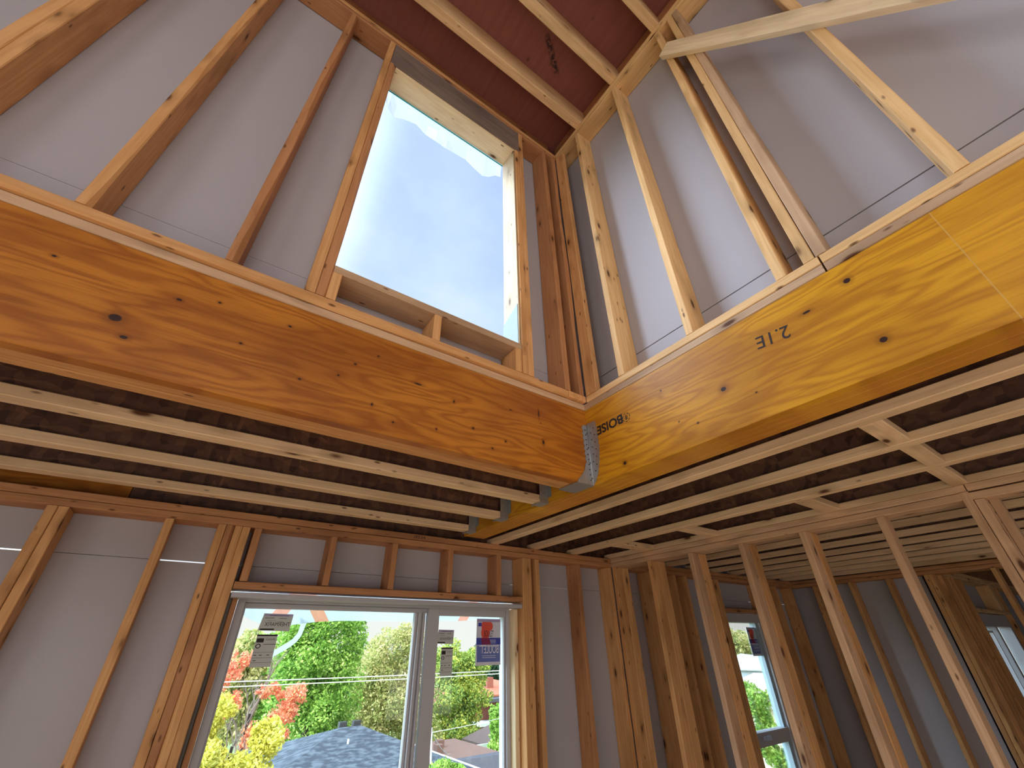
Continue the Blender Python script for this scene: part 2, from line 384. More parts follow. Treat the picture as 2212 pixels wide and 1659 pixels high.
def text(name, s, org, right, up, size, mat, parent, sx=1.0, align='LEFT', thick=0.0004, bold=0.0):
    cu = bpy.data.curves.new('t', 'FONT'); cu.body = s; cu.size = 1.0; cu.align_x = align; cu.extrude = 0.0; cu.offset = bold
    to = bpy.data.objects.new('t', cu); C.objects.link(to)
    dg = bpy.context.evaluated_depsgraph_get(); dg.update()
    me = bpy.data.meshes.new_from_object(to.evaluated_get(dg))
    bpy.data.objects.remove(to); bpy.data.curves.remove(cu)
    R_, U_ = Vector(right).normalized(), Vector(up).normalized(); N_ = R_.cross(U_)
    mw = Matrix.Translation(Vector((org[0], org[1], org[2] + H)))
    for v in me.vertices: v.co = R_ * (v.co.x * size * sx) + U_ * (v.co.y * size) + N_ * 0.0
    me.name = name; me.materials.clear()
    return link(name, me, mat, parent, mw=mw)
def tube(name, pts, r, mat, parent=None, seg=8, radii=None, lift=True, **kw):
    bm = bmesh.new(); rings = []
    P = [Vector((p[0], p[1], p[2] + (H if lift else 0))) for p in pts]; c = sum(P, Vector()) / len(P)
    for i, p in enumerate(P):
        dirv = (P[min(i + 1, len(P) - 1)] - P[max(i - 1, 0)]).normalized()
        u = dirv.cross(Vector((0, 0, 1)));
        if u.length < 1e-3: u = dirv.cross(Vector((0, 1, 0)))
        u.normalize(); v = dirv.cross(u); rr = radii[i] if radii else r
        rings.append([bm.verts.new(p - c + (u * math.cos(t) + v * math.sin(t)) * rr) for t in [2 * math.pi * k / seg for k in range(seg)]])
    for i in range(len(P) - 1):
        for j in range(seg): bm.faces.new((rings[i][j], rings[i][(j + 1) % seg], rings[i + 1][(j + 1) % seg], rings[i + 1][j]))
    bm.faces.new(rings[0][::-1]); bm.faces.new(rings[-1])
    bmesh.ops.recalc_face_normals(bm, faces=bm.faces[:])
    for f in bm.faces: f.smooth = True
    return tag(link(name, bm_mesh(name, bm), mat, parent, loc=c), **kw)

# ================================================================== STRUCTURE
XB, YA, YF = 1.50, 1.413, 1.393           # right beam face, left beam face, wall A stud face
ZB, ZT = 0.673, 1.094                     # beam bottom / top
YW, PX = 2.83, 3.10                       # window wall stud face, partition stud face
# floor and shell
boxes('floor', [(-3.5, 11.5, -3.9, 3.0, -1.78, -1.75)], M_sub, kind='structure')
S = M_sheath
# rear and left walls of the house (behind the camera) with unseen openings sized for the light they let in
boxes('wall_front', [(-3.3, -2.6, -3.7, -3.66, -1.75, 3.86), (0.8, 1.7, -3.7, -3.66, -1.75, 3.86), (-2.6, 0.8, -3.7, -3.66, 3.2, 3.86), (-2.6, 0.8, -3.7, -3.66, -0.65, 1.2), (-2.6, 0.8, -3.7, -3.66, -1.75, -1.55),
                     (1.7, 3.8, -3.7, -3.66, -1.75, 1.09), (5.2, 11.4, -3.7, -3.66, -1.75, 1.09), (3.8, 5.2, -3.7, -3.66, -0.35, 1.09), (3.8, 5.2, -3.7, -3.66, -1.75, -1.15)], S, kind='structure')
boxes('wall_left', [(-3.3, -3.26, -3.66, -2.6, -1.75, 3.86), (-3.3, -3.26, 0.4, 3.0, -1.75, 3.86), (-3.3, -3.26, -0.9, 0.4, 1.2, 3.2), (-3.3, -3.26, -2.6, 0.4, 3.2, 3.86), (-3.3, -3.26, -2.6, 0.4, -0.35, 1.2), (-3.3, -3.26, -2.6, 0.4, -1.75, -1.6)], S, kind='structure')
boxes('wall_far_right', [(11.36, 11.4, -3.66, 1.5, -1.75, 1.09)], S, kind='structure')
# upper back wall (wall A) sheathing with window hole, and a hairline seam low down
g = 0.0008
boxes('wall_upper_back', [(-3.26, 0.10, 1.535, 1.547, 1.135, 1.352 - g), (-3.26, 0.10, 1.535, 1.547, 1.352 + g, 3.86),
                          (1.068, 1.66, 1.535, 1.547, 1.135, 1.352 - g), (1.068, 1.66, 1.535, 1.547, 1.352 + g, 3.86),
                          (0.10, 1.068, 1.535, 1.547, 1.135, 1.352 - g), (0.10, 1.068, 1.535, 1.547, 3.262, 3.86)], S, kind='structure')
boxes('trim_1', [(-3.26, 0.098, 1.55, 1.553, 1.2, 3.6), (1.07, 1.66, 1.55, 1.553, 1.2, 3.86)], M_dark, kind='structure')
# upper right wall (wall B)
g = 0.003
boxes('wall_upper_right', [(1.642, 1.654, -3.66, 1.535, 1.135, 1.355 - g), (1.642, 1.654, -3.66, 1.535, 1.355 + g, 3.86)], S, kind='structure')
boxes('trim_2', [(1.657, 1.66, -3.6, 1.5, 1.2, 3.6)], M_dark, kind='structure')
# roof deck and subfloor deck above the joists
boxes('ceiling_roof_deck', [(-3.3, 1.66, -3.7, 1.56, 3.862, 3.88)], M_deck, kind='structure').location
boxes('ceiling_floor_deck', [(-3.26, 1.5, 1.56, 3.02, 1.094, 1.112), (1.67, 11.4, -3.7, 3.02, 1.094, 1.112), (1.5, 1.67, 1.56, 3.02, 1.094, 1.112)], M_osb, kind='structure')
# window wall sheathing: window 1 hole x .19-2.09, window 2 hole x 4.79-5.60; daylight leaks through the board joint
ys0, ys1 = 2.972, 2.984
sg = 0.0035
def wl(x0, x1, z0=-1.75, z1=1.09, leak=False):
    gg = sg if leak else 0.0012
    return [(x0, x1, ys0, ys1, z0, 0.415 - gg), (x0, x1, ys0, ys1, 0.415 + gg, z1)]
bw = []
for a in ((-3.26, -0.78, False), (-0.78, -0.66, True), (-0.66, -0.2, False), (-0.2, 0.04, True), (0.04, 0.19, False)): bw += wl(a[0], a[1], leak=a[2])
bw += wl(0.19, 2.09, 0.30); bw += wl(2.09, 4.79); bw += wl(4.79, 5.60, 0.30); bw += wl(5.60, 6.66)
bw += [(0.19, 2.09, ys0, ys1, -1.75, -0.92), (4.79, 5.60, ys0, ys1, -1.75, -1.3)]
boxes('wall_back', bw, S, kind='structure')
boxes('joint_backing', [(-3.26, -0.79, 2.988, 2.991, -1.0, 0.9), (-0.65, -0.21, 2.988, 2.991, 0.2, 0.9), (0.06, 0.17, 2.988, 2.991, -1.0, 0.9), (2.12, 4.77, 2.988, 2.991, -1.0, 0.9), (0.2, 2.08, 2.988, 2.991, 0.34, 0.9), (4.8, 5.58, 2.988, 2.991, 0.34, 0.9)], M_dark, kind='structure')  # backing strips added behind the board joint to block daylight
boxes('wall_right', [(6.645, 6.657, 1.50, 3.0, -1.75, 1.09)], S, kind='structure')
boxes('wall_far_back', [(6.645, 7.50, 1.505, 1.517, -1.75, 1.09), (9.1, 11.4, 1.505, 1.517, -1.75, 1.09), (7.50, 9.1, 1.505, 1.517, 0.26, 1.09), (7.50, 9.1, 1.505, 1.517, -1.75, -1.0)], S, kind='structure')

# ================================================================== BEAMS
M_lvlA = lvl('orange_veneer_beam', (0.54, 0.20, 0.022), (0.29, 0.078, 0.009),
             spots=[])
M_lvledge = lumber('veneer_ply_edges', (0.66, 0.33, 0.12), (0.50, 0.21, 0.06), knots=0.1, grain=2.0)
def knots_left():
    out = []
    for (x, z, rx, rz) in [(-0.41, .83, .016, .013), (-0.37, .775, .010, .006), (0.27, .93, .005, .004), (0.10, .80, .005, .004), (0.53, .93, .018, .004),
                           (0.22, .86, .004, .004), (0.36, .78, .004, .006), (0.70, .90, .004, .006), (0.80, .80, .006, .005), (0.97, .78, .005, .005),
                           (1.17, .98, .004, .020), (1.19, .83, .006, .011), (1.18, .93, .003, .003), (0.02, 1.0, .006, .004), (-0.2, 1.0, .005, .004),
                           (-.3, .96, .008, .005), (-0.6, .97, .006, .004), (.63, .75, .004, .004), (.45, .73, .004, .004), (.9, .73, .005, .004), (1.0, .95, .006, .003), (-.1, .87, .005, .004), (.35, 1.0, .004, .004)]:
        out.append((x - 0.5 * (-3.2 + 1.498), z - 0.5 * (ZB + ZT), rx, rz))
    return out
M_lvlA1 = lvl('orange_veneer_beam_face', (0.54, 0.20, 0.022), (0.29, 0.078, 0.009), spots=knots_left())
yc = (-3.6 + 2.72) / 2
kr = [(0.66, .85, .012, .010), (0.16, 1.02, .011, .010), (0.16, .77, .011, .010), (1.20, .72, .010, .009), (0.30, .985, .014, .005), (0.93, .98, .004, .004), (0.80, .76, .005, .004), (0.88, .80, .003, .003), (-.35, .70, .006, .006), (.55, .78, .004, .003)]
M_lvlB1 = lvl('golden_veneer_beam_face', (0.70, 0.335, 0.018), (0.42, 0.15, 0.012), spots=[(y - yc, z - 0.5 * (ZB + ZT), a, b) for (y, z, a, b) in kr], seam=-0.09 - yc)
M_lvlB = lvl('golden_veneer_beam', (0.66, 0.30, 0.03), (0.50, 0.18, 0.02))
bl_ = empty('laminated_beam', (-0.85, YA + 0.066, ZB), 'long orange-brown laminated veneer beam, its end held in a metal hanger', 'beam')
for i in range(3):
    board('ply', (-3.2, 1.498), (YA + i * 0.0447, YA + i * 0.0447 + 0.0435), (ZB + (0, 0.003, 0.0012)[i], ZT), M_lvlA1 if i == 0 else M_lvledge, parent=bl_, rough=0.0004, bev=0.0018)
br_ = empty('laminated_beam', (XB + 0.083, yc, ZB), 'golden laminated veneer beam stamped with black ink letters and numbers', 'beam')
for i in range(4):
    board('ply', (XB + i * 0.042, XB + i * 0.042 + 0.0415), (-3.6, 2.72), (ZB, ZT), M_lvlB1 if i == 0 else M_lvlB, parent=br_, rough=0.0004, bev=0.0012)
xs = XB - 0.0012
text('stamp_lettering', 'BOISE', (xs, 1.165, 0.965), (0, 1, 0), (0, 0, -1), 0.066, M_ink, br_, sx=1.05, bold=0.03)
text('stamp_number', '2.1E', (xs, 0.365, 0.975), (0, 1, 0.12), (0, 0.12, -1), 0.075, M_ink, br_, sx=0.95, bold=0.0)
# round tree emblem beside the lettering
bm = bmesh.new(); nseg = 28
for (r0, r1) in ((0.0235, 0.0195),):
    a = [bm.verts.new((0, r0 * math.cos(6.2832 * k / nseg), r0 * math.sin(6.2832 * k / nseg))) for k in range(nseg)]
    b = [bm.verts.new((0, r1 * math.cos(6.2832 * k / nseg), r1 * math.sin(6.2832 * k / nseg))) for k in range(nseg)]
    for k in range(nseg):
        if k % 4 == 3: continue
        bm.faces.new((a[k], a[(k + 1) % nseg], b[(k + 1) % nseg], b[k]))
for (y0, y1, z0, z1) in ((-0.002, 0.002, -0.014, 0.014), (-0.011, 0.011, -0.010, -0.0065), (-0.011, 0.011, -0.003, 0.0005), (-0.009, 0.009, 0.004, 0.007)):
    vs = [bm.verts.new((0, y, z)) for (y, z) in ((y0, z0), (y1, z0), (y1, z1), (y0, z1))]; bm.faces.new(vs)
link('stamp_emblem', bm_mesh('stamp_emblem', bm), M_ink, br_, loc=(xs, 1.145, 0.937 + H))

# plates on the beams
board('bottom_plate', (-3.2, 1.50), (1.413, 1.55), (1.096, 1.134), M_plate, 'grey-pink timber plate lying directly on the orange-brown beam', 'timber plate')
board('bottom_plate', (-3.2, 1.37), (YF, 1.533), (1.136, 1.174), M_stud, 'orange timber plate that the studs around the big upper window stand on', 'timber plate', wane=(0, 0.02))
board('bottom_plate', (1.373, 1.498), (YF, 1.533), (1.136, 1.174), M_stud, 'short end piece of plate in the upper corner above the metal beam hanger', 'timber plate')
board('bottom_plate', (XB, 1.64), (0.196, 1.413), (1.096, 1.134), M_plate, 'lower timber plate on the golden beam, from the corner to the plate joint', 'timber plate')
board('bottom_plate', (XB, 1.64), (0.196, 1.390), (1.136, 1.174), M_studB, 'upper timber plate on the golden beam, from the corner to the plate joint', 'timber plate')
board('bottom_plate', (XB, 1.64), (-3.6, 0.190), (1.096, 1.134), M_plate, 'lower knotty timber plate on the golden beam, right of the plate joint', 'timber plate')
board('bottom_plate', (XB, 1.64), (-3.6, 0.190), (1.136, 1.174), M_studB, 'upper timber plate on the golden beam, right of the plate joint', 'timber plate')

# ================================================================== WALL A (upper back wall)
zs0, zs1 = 1.175, 3.545
GA = 'studs of the upper wall with the big window'
def studA(x0, mat, label, z0=zs0, z1=zs1, w_=0.038, **kw):
    return board('wall_stud', (x0, x0 + w_), (YF, 1.533), (z0, z1), mat, label, 'stud', GA, **kw)
studA(-1.059, M_stud, 'left piece of the doubled stud in the top left corner', seed=11)
studA(-1.020, M_stud, 'right piece of the doubled stud in the top left corner, wide face in shade', seed=12)
studA(-0.638, M_stud, 'single stud with a torn bark edge, between the doubled stud and the slim one', seed=13, wane=(0, 0.012))
studA(-0.240, M_red, 'slim reddish stud with a dark split edge near its foot, left of the upper window', seed=14, wane=(0, 0.016))
studA(0.024, M_stud, 'full-height stud on the left side of the upper window', seed=15)
board('jack_stud', (0.063, 0.101), (YF, 1.533), (zs0, 3.262), M_red, 'bark-edged stud lining the left edge of the upper window opening', 'stud', GA, wane=(0, 0.016), seed=16)
board('cripple_stud', (0.1025, 0.1405), (YF, 1.533), (zs0, 1.318), M_stud, 'short block under the left end of the upper window sill', 'stud', 'short studs under the upper sill', seed=17)
board('cripple_stud', (0.562, 0.600), (YF, 1.533), (zs0, 1.318), M_stud, 'short block under the middle of the upper window sill', 'stud', 'short studs under the upper sill', seed=18)
board('cripple_stud', (1.024, 1.062), (YF, 1.533), (zs0, 1.318), M_stud, 'short block under the right end of the upper window sill', 'stud', 'short studs under the upper sill', seed=19)
board('window_sill_plate', (0.1025, 1.062), (YF, 1.535), (1.320, 1.358), M_plate, 'flat timber sill at the bottom of the upper window opening', 'sill')
board('jack_stud', (1.0655, 1.1015), (YF, 1.533), (zs0, 3.262), M_stud, 'stud lining the right edge of the upper window opening', 'stud', GA, seed=20)
studA(1.103, M_stud, 'full-height stud just right of the upper window', seed=21)
studA(1.353, M_red, 'deep reddish stud between the upper window and the corner', seed=22)
studA(1.458, M_red, 'knotty stud in the upper corner, split open near its foot', seed=23, wane=(0, 0.014))
board('window_header', (0.063, 1.1015), (YF, 1.43), (3.264, 3.543), M_head, 'dark grey header plank over the upper window opening', 'header')
board('window_header', (0.063, 1.1015), (1.44, 1.533), (3.2645, 3.543), M_head, 'rear header plank over the upper window, behind the dark grey one', 'header')
board('top_plate', (-3.2, 1.498), (YF, 1.533), (3.547, 3.584), M_red, 'lower top plate above the big upper window', 'timber plate')
board('top_plate', (-3.2, 1.498), (YF, 1.533), (3.586, 3.623), M_stud, 'upper top plate above the big upper window, touching the roof framing', 'timber plate')
board('rim_board', (-3.2, 1.49), (1.455, 1.493), (3.625, 3.860), M_red, 'dark rim plank on top of the wall above the big upper window', 'rim board')
# fresh pine lining of the opening: head and right jamb
lin = empty('window_lining', (0.58, 1.50, 1.36), 'fresh pale pine lining boards inside the upper window opening', 'window lining')
board('head_board', (0.103, 1.064), (1.40, 1.548), (3.250, 3.262), M_pale, parent=lin, bev=0.001)
board('jamb_board', (1.0545, 1.0645), (1.402, 1.548), (1.36, 3.249), M_lining, parent=lin, bev=0.001)
prism('flashing_patch', [(1.408, 1.362), (1.549, 1.362), (1.549, 1.585), (1.408, 1.655)], 'x', 1.0525, 1.0542, M_tapeg, lin, label='blue-grey self-adhesive flashing at the foot of the jamb')
boxes('teal_gasket', [(0.105, 1.053, 1.549, 1.553, 3.238, 3.250)], M_teal, label='thin teal gasket line under the head of the upper window opening', cat='gasket')
# loose plastic film hanging from the head
bm = bmesh.new(); top = []; bot = []
cols = [(0.11, 3.19), (0.14, 3.12), (0.19, 3.05), (0.26, 3.07), (0.34, 3.10), (0.42, 3.075), (0.50, 3.09), (0.58, 3.065), (0.66, 3.05), (0.74, 3.06), (0.82, 3.045), (0.90, 3.03), (0.95, 3.05), (1.0, 3.10), (1.05, 3.13)]
for i, (x, z) in enumerate(cols):
    yy = 1.556
    mid = bm.verts.new((x, yy + 0.012 + 0.006 * math.sin(i * 1.9), (z + 3.25) / 2 + H))
    top.append(bm.verts.new((x, yy, 3.262 + H))); bot.append((mid, bm.verts.new((x, yy + 0.03 + 0.012 * math.sin(i * 1.3), z + H))))
for i in range(len(cols) - 1):
    bm.faces.new((top[i], top[i + 1], bot[i + 1][0], bot[i][0])); bm.faces.new((bot[i][0], bot[i + 1][0], bot[i + 1][1], bot[i][1]))
bmesh.ops.solidify(bm, geom=bm.faces[:], thickness=0.0006)
tag(link('plastic_film', bm_mesh('plastic_film', bm), M_film), 'torn translucent plastic film hanging at the top of the upper window opening', 'plastic film')

# ================================================================== WALL B (upper right wall)
GB = 'studs standing on the golden beam'
def studB(y1, mat, label, w_=0.038, x0=XB, x1=1.64, **kw):
    return board('wall_stud', (x0, x1), (y1 - w_, y1), (zs0, zs1), mat, label, 'stud', GB, **kw)
board('wall_stud', (XB, 1.538), (1.310, 1.392), (zs0, zs1), M_stud, 'flat-turned stud in the upper inside corner, on the golden beam side', 'stud', GB, seed=31)
studB(1.150, M_studB, 'first deep stud from the corner on the golden beam, with a faint grade stamp', seed=32)
studB(0.742, M_studB, 'second deep stud from the corner on the golden beam', seed=33, wane=(0, 0.006))
studB(0.340, M_studB, 'rough-edged stud just left of the doubled studs at the plate joint', seed=34, wane=(0, 0.012))
studB(0.240, M_studB, 'smooth left piece of the doubled studs at the plate joint', seed=35)
studB(0.200, M_plate, 'rough bark-edged right piece of the doubled studs at the plate joint', seed=36, wane=(0, 0.018))
studB(-0.184, M_studB, 'rightmost full stud on the golden beam, with a big knot at its foot', seed=37, wane=(0, 0.006))
board('top_plate', (XB, 1.64), (-3.6, 1.39), (3.547, 3.584), M_studB, 'lower pale knotty top plate over the studs on the golden beam', 'timber plate')
board('top_plate', (XB, 1.64), (-3.6, 1.39), (3.586, 3.623), M_studB, 'upper pale top plate carrying the ends of the rafters', 'timber plate')
# blocks of blocking between the rafter ends
RY = [(1.068, 1.132), (0.675, 0.740), (0.285, 0.348), (-0.115, -0.052)]
for i, (a, b) in enumerate([(1.132, 1.452), (0.74, 1.068), (0.348, 0.675), (-0.052, 0.285), (-0.45, -0.115)]):
    lab = ['blocking at the dark corner bay of the roof, above the beam corner', 'blocking between the two rafters nearest the upper window, at their right ends',
           'blocking between the second and third rafter from the upper window, right end', 'blocking right of the third rafter, at the top edge of the view', 'blocking beyond the fourth rafter'][i]
    if i < 4: board('rafter_blocking', (1.56, 1.598), (a + 0.002, b - 0.002), (3.625, 3.860), M_red, lab, 'blocking', 'blocking between rafter ends', seed=60 + i)
M_studP = lumber('partition_spruce', (0.76, 0.49, 0.30), (0.58, 0.34, 0.19))
M_raft = lumber('rafter_timber', (0.90, 0.62, 0.34), (0.70, 0.42, 0.20), knots=0.3)
rl = ['rafter nearest the big upper window, with a bark-stained middle', 'second rafter from the upper window, left of the pitch stain', 'third rafter from the upper window, entering at the top edge', 'fourth rafter from the upper window, only its end glimpsed above the diagonal brace']
for i, (a, b) in enumerate(RY):
    board('rafter', (-3.2, 1.64), (a, b), (3.625, 3.860), M_raft, rl[i], 'rafter', 'rafters under the roof deck', seed=70 + i, wane=(0, 0.008) if i == 0 else None)
# diagonal brace nailed across the stud faces
p0 = Vector((1.4795, 0.318, 3.213 + H)); p1 = Vector((1.4795, -0.790, 1.293 + H))
dv = (p1 - p0).normalized(); up_ = dv.cross(Vector((1, 0, 0))).normalized(); xn = up_.cross(dv)
mwb = Matrix((dv, xn, up_)).transposed().to_4x4(); mwb.translation = (p0 + p1) / 2
Lb = (p1 - p0).length
board('diagonal_brace', (0, Lb), (0, 0.038), (0, 0.089), M_pale, 'pale diagonal brace nailed across the stud faces at the top right', 'brace', mw_extra=mwb, seed=41)

# ================================================================== I-JOISTS
def ijoist(name, axis, a0, a1, c0, label, group, w_=0.066, z0=ZB, mat=None, cat='joist', seed=0):
    """axis 'x' or 'y' = running direction, c0 = lower cross coordinate of the flange"""
    mid = (a0 + a1) / 2; cc = c0 + w_ / 2
    e = empty(name, (mid, cc, z0) if axis == 'x' else (cc, mid, z0), label, cat, group)
    z1 = 1.092
    for (za, zb_, nm) in ((z0, z0 + 0.04, 'flange'), (z1 - 0.04, z1, 'flange')):
        if axis == 'x': board(nm, (a0, a1), (c0, c0 + w_), (za, zb_), mat or M_flange, parent=e, seed=seed + int(za * 100), rough=0.0008)
        else: board(nm, (c0, c0 + w_), (a0, a1), (za, zb_), mat or M_flange, parent=e, seed=seed + int(za * 100), rough=0.0008)
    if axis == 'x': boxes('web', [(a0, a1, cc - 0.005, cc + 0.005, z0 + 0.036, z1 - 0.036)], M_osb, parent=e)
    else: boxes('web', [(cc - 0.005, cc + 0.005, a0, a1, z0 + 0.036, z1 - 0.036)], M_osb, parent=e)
    return e
GJ = 'ceiling joists hung between the orange beam and the window wall'
jl = ['joist closest to the underside of the orange-brown beam', 'middle one of the three joists under the orange-brown beam side', 'joist closest to the wall with the big lower window']
JY = [1.772, 2.165, 2.555]
for i, y in enumerate(JY):
    ijoist('ceiling_joist', 'x', -3.2, 1.494, y, jl[i], GJ, seed=100 + i)
board('rim_board', (-3.2, -0.40), (2.905, 2.94), (0.674, 1.09), M_lvlA, 'orange rim board on the window wall plate, at the far left below the joists', 'rim board', rough=0.0004)
board('rim_board', (-0.397, 3.28), (2.905, 2.94), (0.674, 1.09), M_osb, 'rim board on the window wall plate behind the joists, coloured dark as shade', 'rim board', rough=0.0004)  # rim continues here; dark board colour stands in for the shade
GR = 'ceiling joists running beside the golden beam'
RX = [1.805, 2.195, 2.63, 3.10]
rlab = ['joist closest to the golden beam on its right side', 'second joist right of the golden beam, with blocking on both sides', 'third joist right of the golden beam, close to the open stud partition', 'shadowed joist lying on top of the open stud partition']
for i, x in enumerate(RX):
    ijoist('ceiling_joist', 'y', -3.6, 2.90, x, rlab[i], GR, seed=120 + i)
GF = 'joists over the side room'
for i, x in enumerate([3.53, 3.93, 4.33, 4.74, 5.14, 5.54, 5.95, 6.36]):
    nm = ['first', 'second', 'third', 'fourth', 'fifth', 'sixth', 'seventh', 'eighth'][i]
    ijoist('ceiling_joist', 'y', -3.6, 2.90, x, nm + ' joist over the side room, counted from the open stud partition', GF, seed=140 + i)
board('rim_board', (6.71, 6.755), (-3.6, 1.36), (0.60, 1.09), M_lvlB, 'header board at the far end of the side room ceiling', 'rim board', rough=0.0004)
# flat blocking between the right joists
def blk(x0, x1, y0, y1, label, z=ZB + 0.0015, seed=0):
    board('joist_blocking', (x0, x1), (y0, y1), (z, z + 0.038), M_flange, label, 'blocking', 'flat blocks between the ceiling joists', seed=seed)
blk(1.873, 2.193, 0.325, 0.400, 'flat block between the first and second joist right of the golden beam', seed=1)
blk(2.263, 2.628, 0.322, 0.390, 'flat block between the second and third joist right of the golden beam', seed=2)
blk(2.698, 3.098, 0.345, 0.413, 'flat block between the third joist and the partition plate, nearest the viewer', seed=3)
blk(2.698, 3.098, 0.925, 1.015, 'flat block between the third joist and the partition plate, second one away', seed=4)
blk(2.698, 3.098, 1.740, 1.815, 'flat block between the third joist and the partition plate, third one away', seed=5)
blk(2.698, 3.098, 2.330, 2.440, 'flat block between the third joist and the partition plate, nearest the window wall', seed=6)

# ================================================================== HANGERS
hg = empty('beam_hanger', (1.5, 1.48, ZB - 0.003), 'large galvanised steel hanger holding the orange beam end against the golden beam', 'beam hanger')
pts = [(1.4985, 0.672), (1.387, 0.672), (1.400, 0.690), (1.425, 0.715), (1.447, 0.745), (1.456, 0.775)]
z = 0.79; k = 0
while z < 0.985: pts.append((1.4575 if k % 2 else 1.4665, z)); z += 0.0145; k += 1
pts += [(1.470, 1.0), (1.4985, 1.0)]
prism('side_plate', pts, 'y', YA - 0.0032, YA - 0.0012, M_gal, hg)
fp = [(YA - 0.003, 0.672), (1.392, 0.690), (1.368, 0.73), (1.352, 0.79), (1.344, 0.85)]
z = 0.865; k = 0
while z < 0.985: fp.append((1.345 if k % 2 else 1.3395, z)); z += 0.012; k += 1
fp += [(1.348, 1.005), (YA - 0.003, 1.01)]
prism('face_flange', fp, 'x', XB - 0.0034, XB - 0.0014, M_gal, hg)
boxes('seat', [(1.387, 1.4985, YA - 0.003, 1.552, ZB - 0.0036, ZB - 0.0014)], M_gal, parent=hg)
tube('fold', [(1.4955, YA - 0.0035, 0.674), (1.4955, YA - 0.0035, 1.0)], 0.0032, M_gal, hg)
nm_ = None
for k in range(11):
    for (x, dz) in ((1.480, 0.0),) if k % 3 else ((1.480, 0.0), (1.489, 0.010)):
        zz_ = 0.695 + k * 0.0275 + dz
        bm = bmesh.new(); bmesh.ops.create_cone(bm, cap_ends=True, segments=10, radius1=0.0036, radius2=0.0030, depth=0.002)
        bmesh.ops.rotate(bm, verts=bm.verts, matrix=Matrix.Rotation(math.pi / 2, 3, 'X'))
        if nm_ is None: nm_ = bm_mesh('nail', bm)
        else: bm.free()
        link('nail', nm_, M_nail, hg, loc=(x, YA - 0.0042, zz_ + H))
nm2 = None
for (y, z) in [(1.385, .74), (1.372, .77), (1.392, .79), (1.366, .81), (1.385, .83), (1.362, .85), (1.388, .87), (1.366, .89), (1.386, .91), (1.362, .93), (1.387, .95), (1.365, .97)]:
    if nm2 is None:
        bm = bmesh.new(); bmesh.ops.create_cone(bm, cap_ends=True, segments=10, radius1=0.0030, radius2=0.0026, depth=0.002)
        bmesh.ops.rotate(bm, verts=bm.verts, matrix=Matrix.Rotation(math.pi / 2, 3, 'Y')); nm2 = bm_mesh('nail', bm)
    link('nail', nm2, M_nail, hg, loc=(XB - 0.0044, y, z + H))
hl = ['small steel joist hanger on the golden beam nearest the big beam hanger', 'small steel joist hanger on the golden beam, middle of the three', 'small steel joist hanger on the golden beam nearest the window wall']
for i, y in enumerate(JY):
    y0, y1 = y - 0.004, y + 0.070
    boxes('joist_hanger', [(1.44, 1.4985, y0, y0 + 0.002, ZB - 0.002, 0.80), (1.44, 1.4985, y1 - 0.002, y1, ZB - 0.002, 0.80), (1.44, 1.4985, y0, y1, ZB - 0.004, ZB - 0.002),
                           (1.496, 1.4985, y0 - 0.03, y0, ZB + 0.03, 0.80), (1.496, 1.4985, y1, y1 + 0.03, ZB + 0.03, 0.80), (1.434, 1.440, y0, y1, ZB - 0.010, ZB - 0.002)], M_gal,
          label=hl[i], cat='joist hanger', group='joist hangers on the golden beam')

# ================================================================== WINDOW WALL (lower back wall)
GW = 'studs of the wall around the big lower window'
zt_ = 0.596; zf = -1.71
board('top_plate', (-3.2, 3.10), (YW, 2.97), (0.635, 0.672), M_red, 'upper top plate of the lower window wall, with pencilled numbers', 'timber plate')
board('top_plate', (-3.2, 3.10), (YW, 2.97), (0.597, 0.633), M_red, 'lower top plate of the lower window wall', 'timber plate')
board('bottom_plate', (-3.2, 6.6), (YW, 2.97), (-1.749, -1.711), M_stud, 'floor plate under the studs of the lower window wall', 'timber plate')
tp = [o for o in bpy.data.objects if o.name.startswith('top_plate')]
text('pencil_note', "14'3 3/4", (1.165, YW - 0.002, 0.644), (1, 0, 0), (0, 0, 1), 0.03, M_ink, bpy.data.objects[[o.name for o in bpy.data.objects if o.get('label', '').startswith('upper top plate of the lower window wall')][0]], sx=0.9)
def studW(x0, mat, label, z0=zf, z1=zt_ - 0.001, w_=0.038, name='wall_stud', g_=GW, **kw):
    return board(name, (x0, x0 + w_), (YW, 2.97), (z0, z1), mat, label, 'stud', g_, **kw)
studW(-0.657, M_stud, 'left piece of the doubled stud at the left edge below the joists', seed=201)
studW(-0.617, M_stud, 'right piece of the doubled stud at the left edge below the joists', seed=202)
studW(-0.206, M_stud, 'single knotty stud between the doubled stud and the lower window posts', seed=203)
studW(0.032, M_stud, 'leftmost of the four studs packed beside the lower window', seed=204)
studW(0.072, M_red, 'second of the four studs packed beside the lower window, with a bark streak', seed=205, wane=(0, 0.016))
studW(0.111, M_stud, 'third of the four studs packed beside the lower window', seed=206)
studW(0.150, M_stud, 'stud lining the left edge of the lower window opening', seed=207, z1=zt_ - .001)
board('window_header', (0.190, 2.088), (YW, 2.97), (0.283, 0.319), M_red, 'flat timber across the top of the lower window opening', 'header')
CG = 'short studs above the lower window'
for (x0, lb, sd) in ((0.209, 'short stud above the lower window, at its left end beside a dark gap', 208), (0.632, 'short stud above the lower window, second from the left', 209), (1.028, 'short stud above the lower window, at its middle', 210),
                     (1.445, 'short stud above the lower window, with a split lower corner', 211), (1.855, 'short wide-faced stud above the lower window, nearest the right post', 212)):
    board('cripple_stud', (x0, x0 + 0.038), (YW, 2.97), (0.321, zt_ - 0.001), M_red, lb, 'stud', CG, seed=sd)
studW(2.091, M_stud, 'stud lining the right edge of the lower window opening', seed=213, w_=0.04)
studW(2.133, M_stud, 'knotty middle stud of the post right of the lower window', seed=214, w_=0.045)
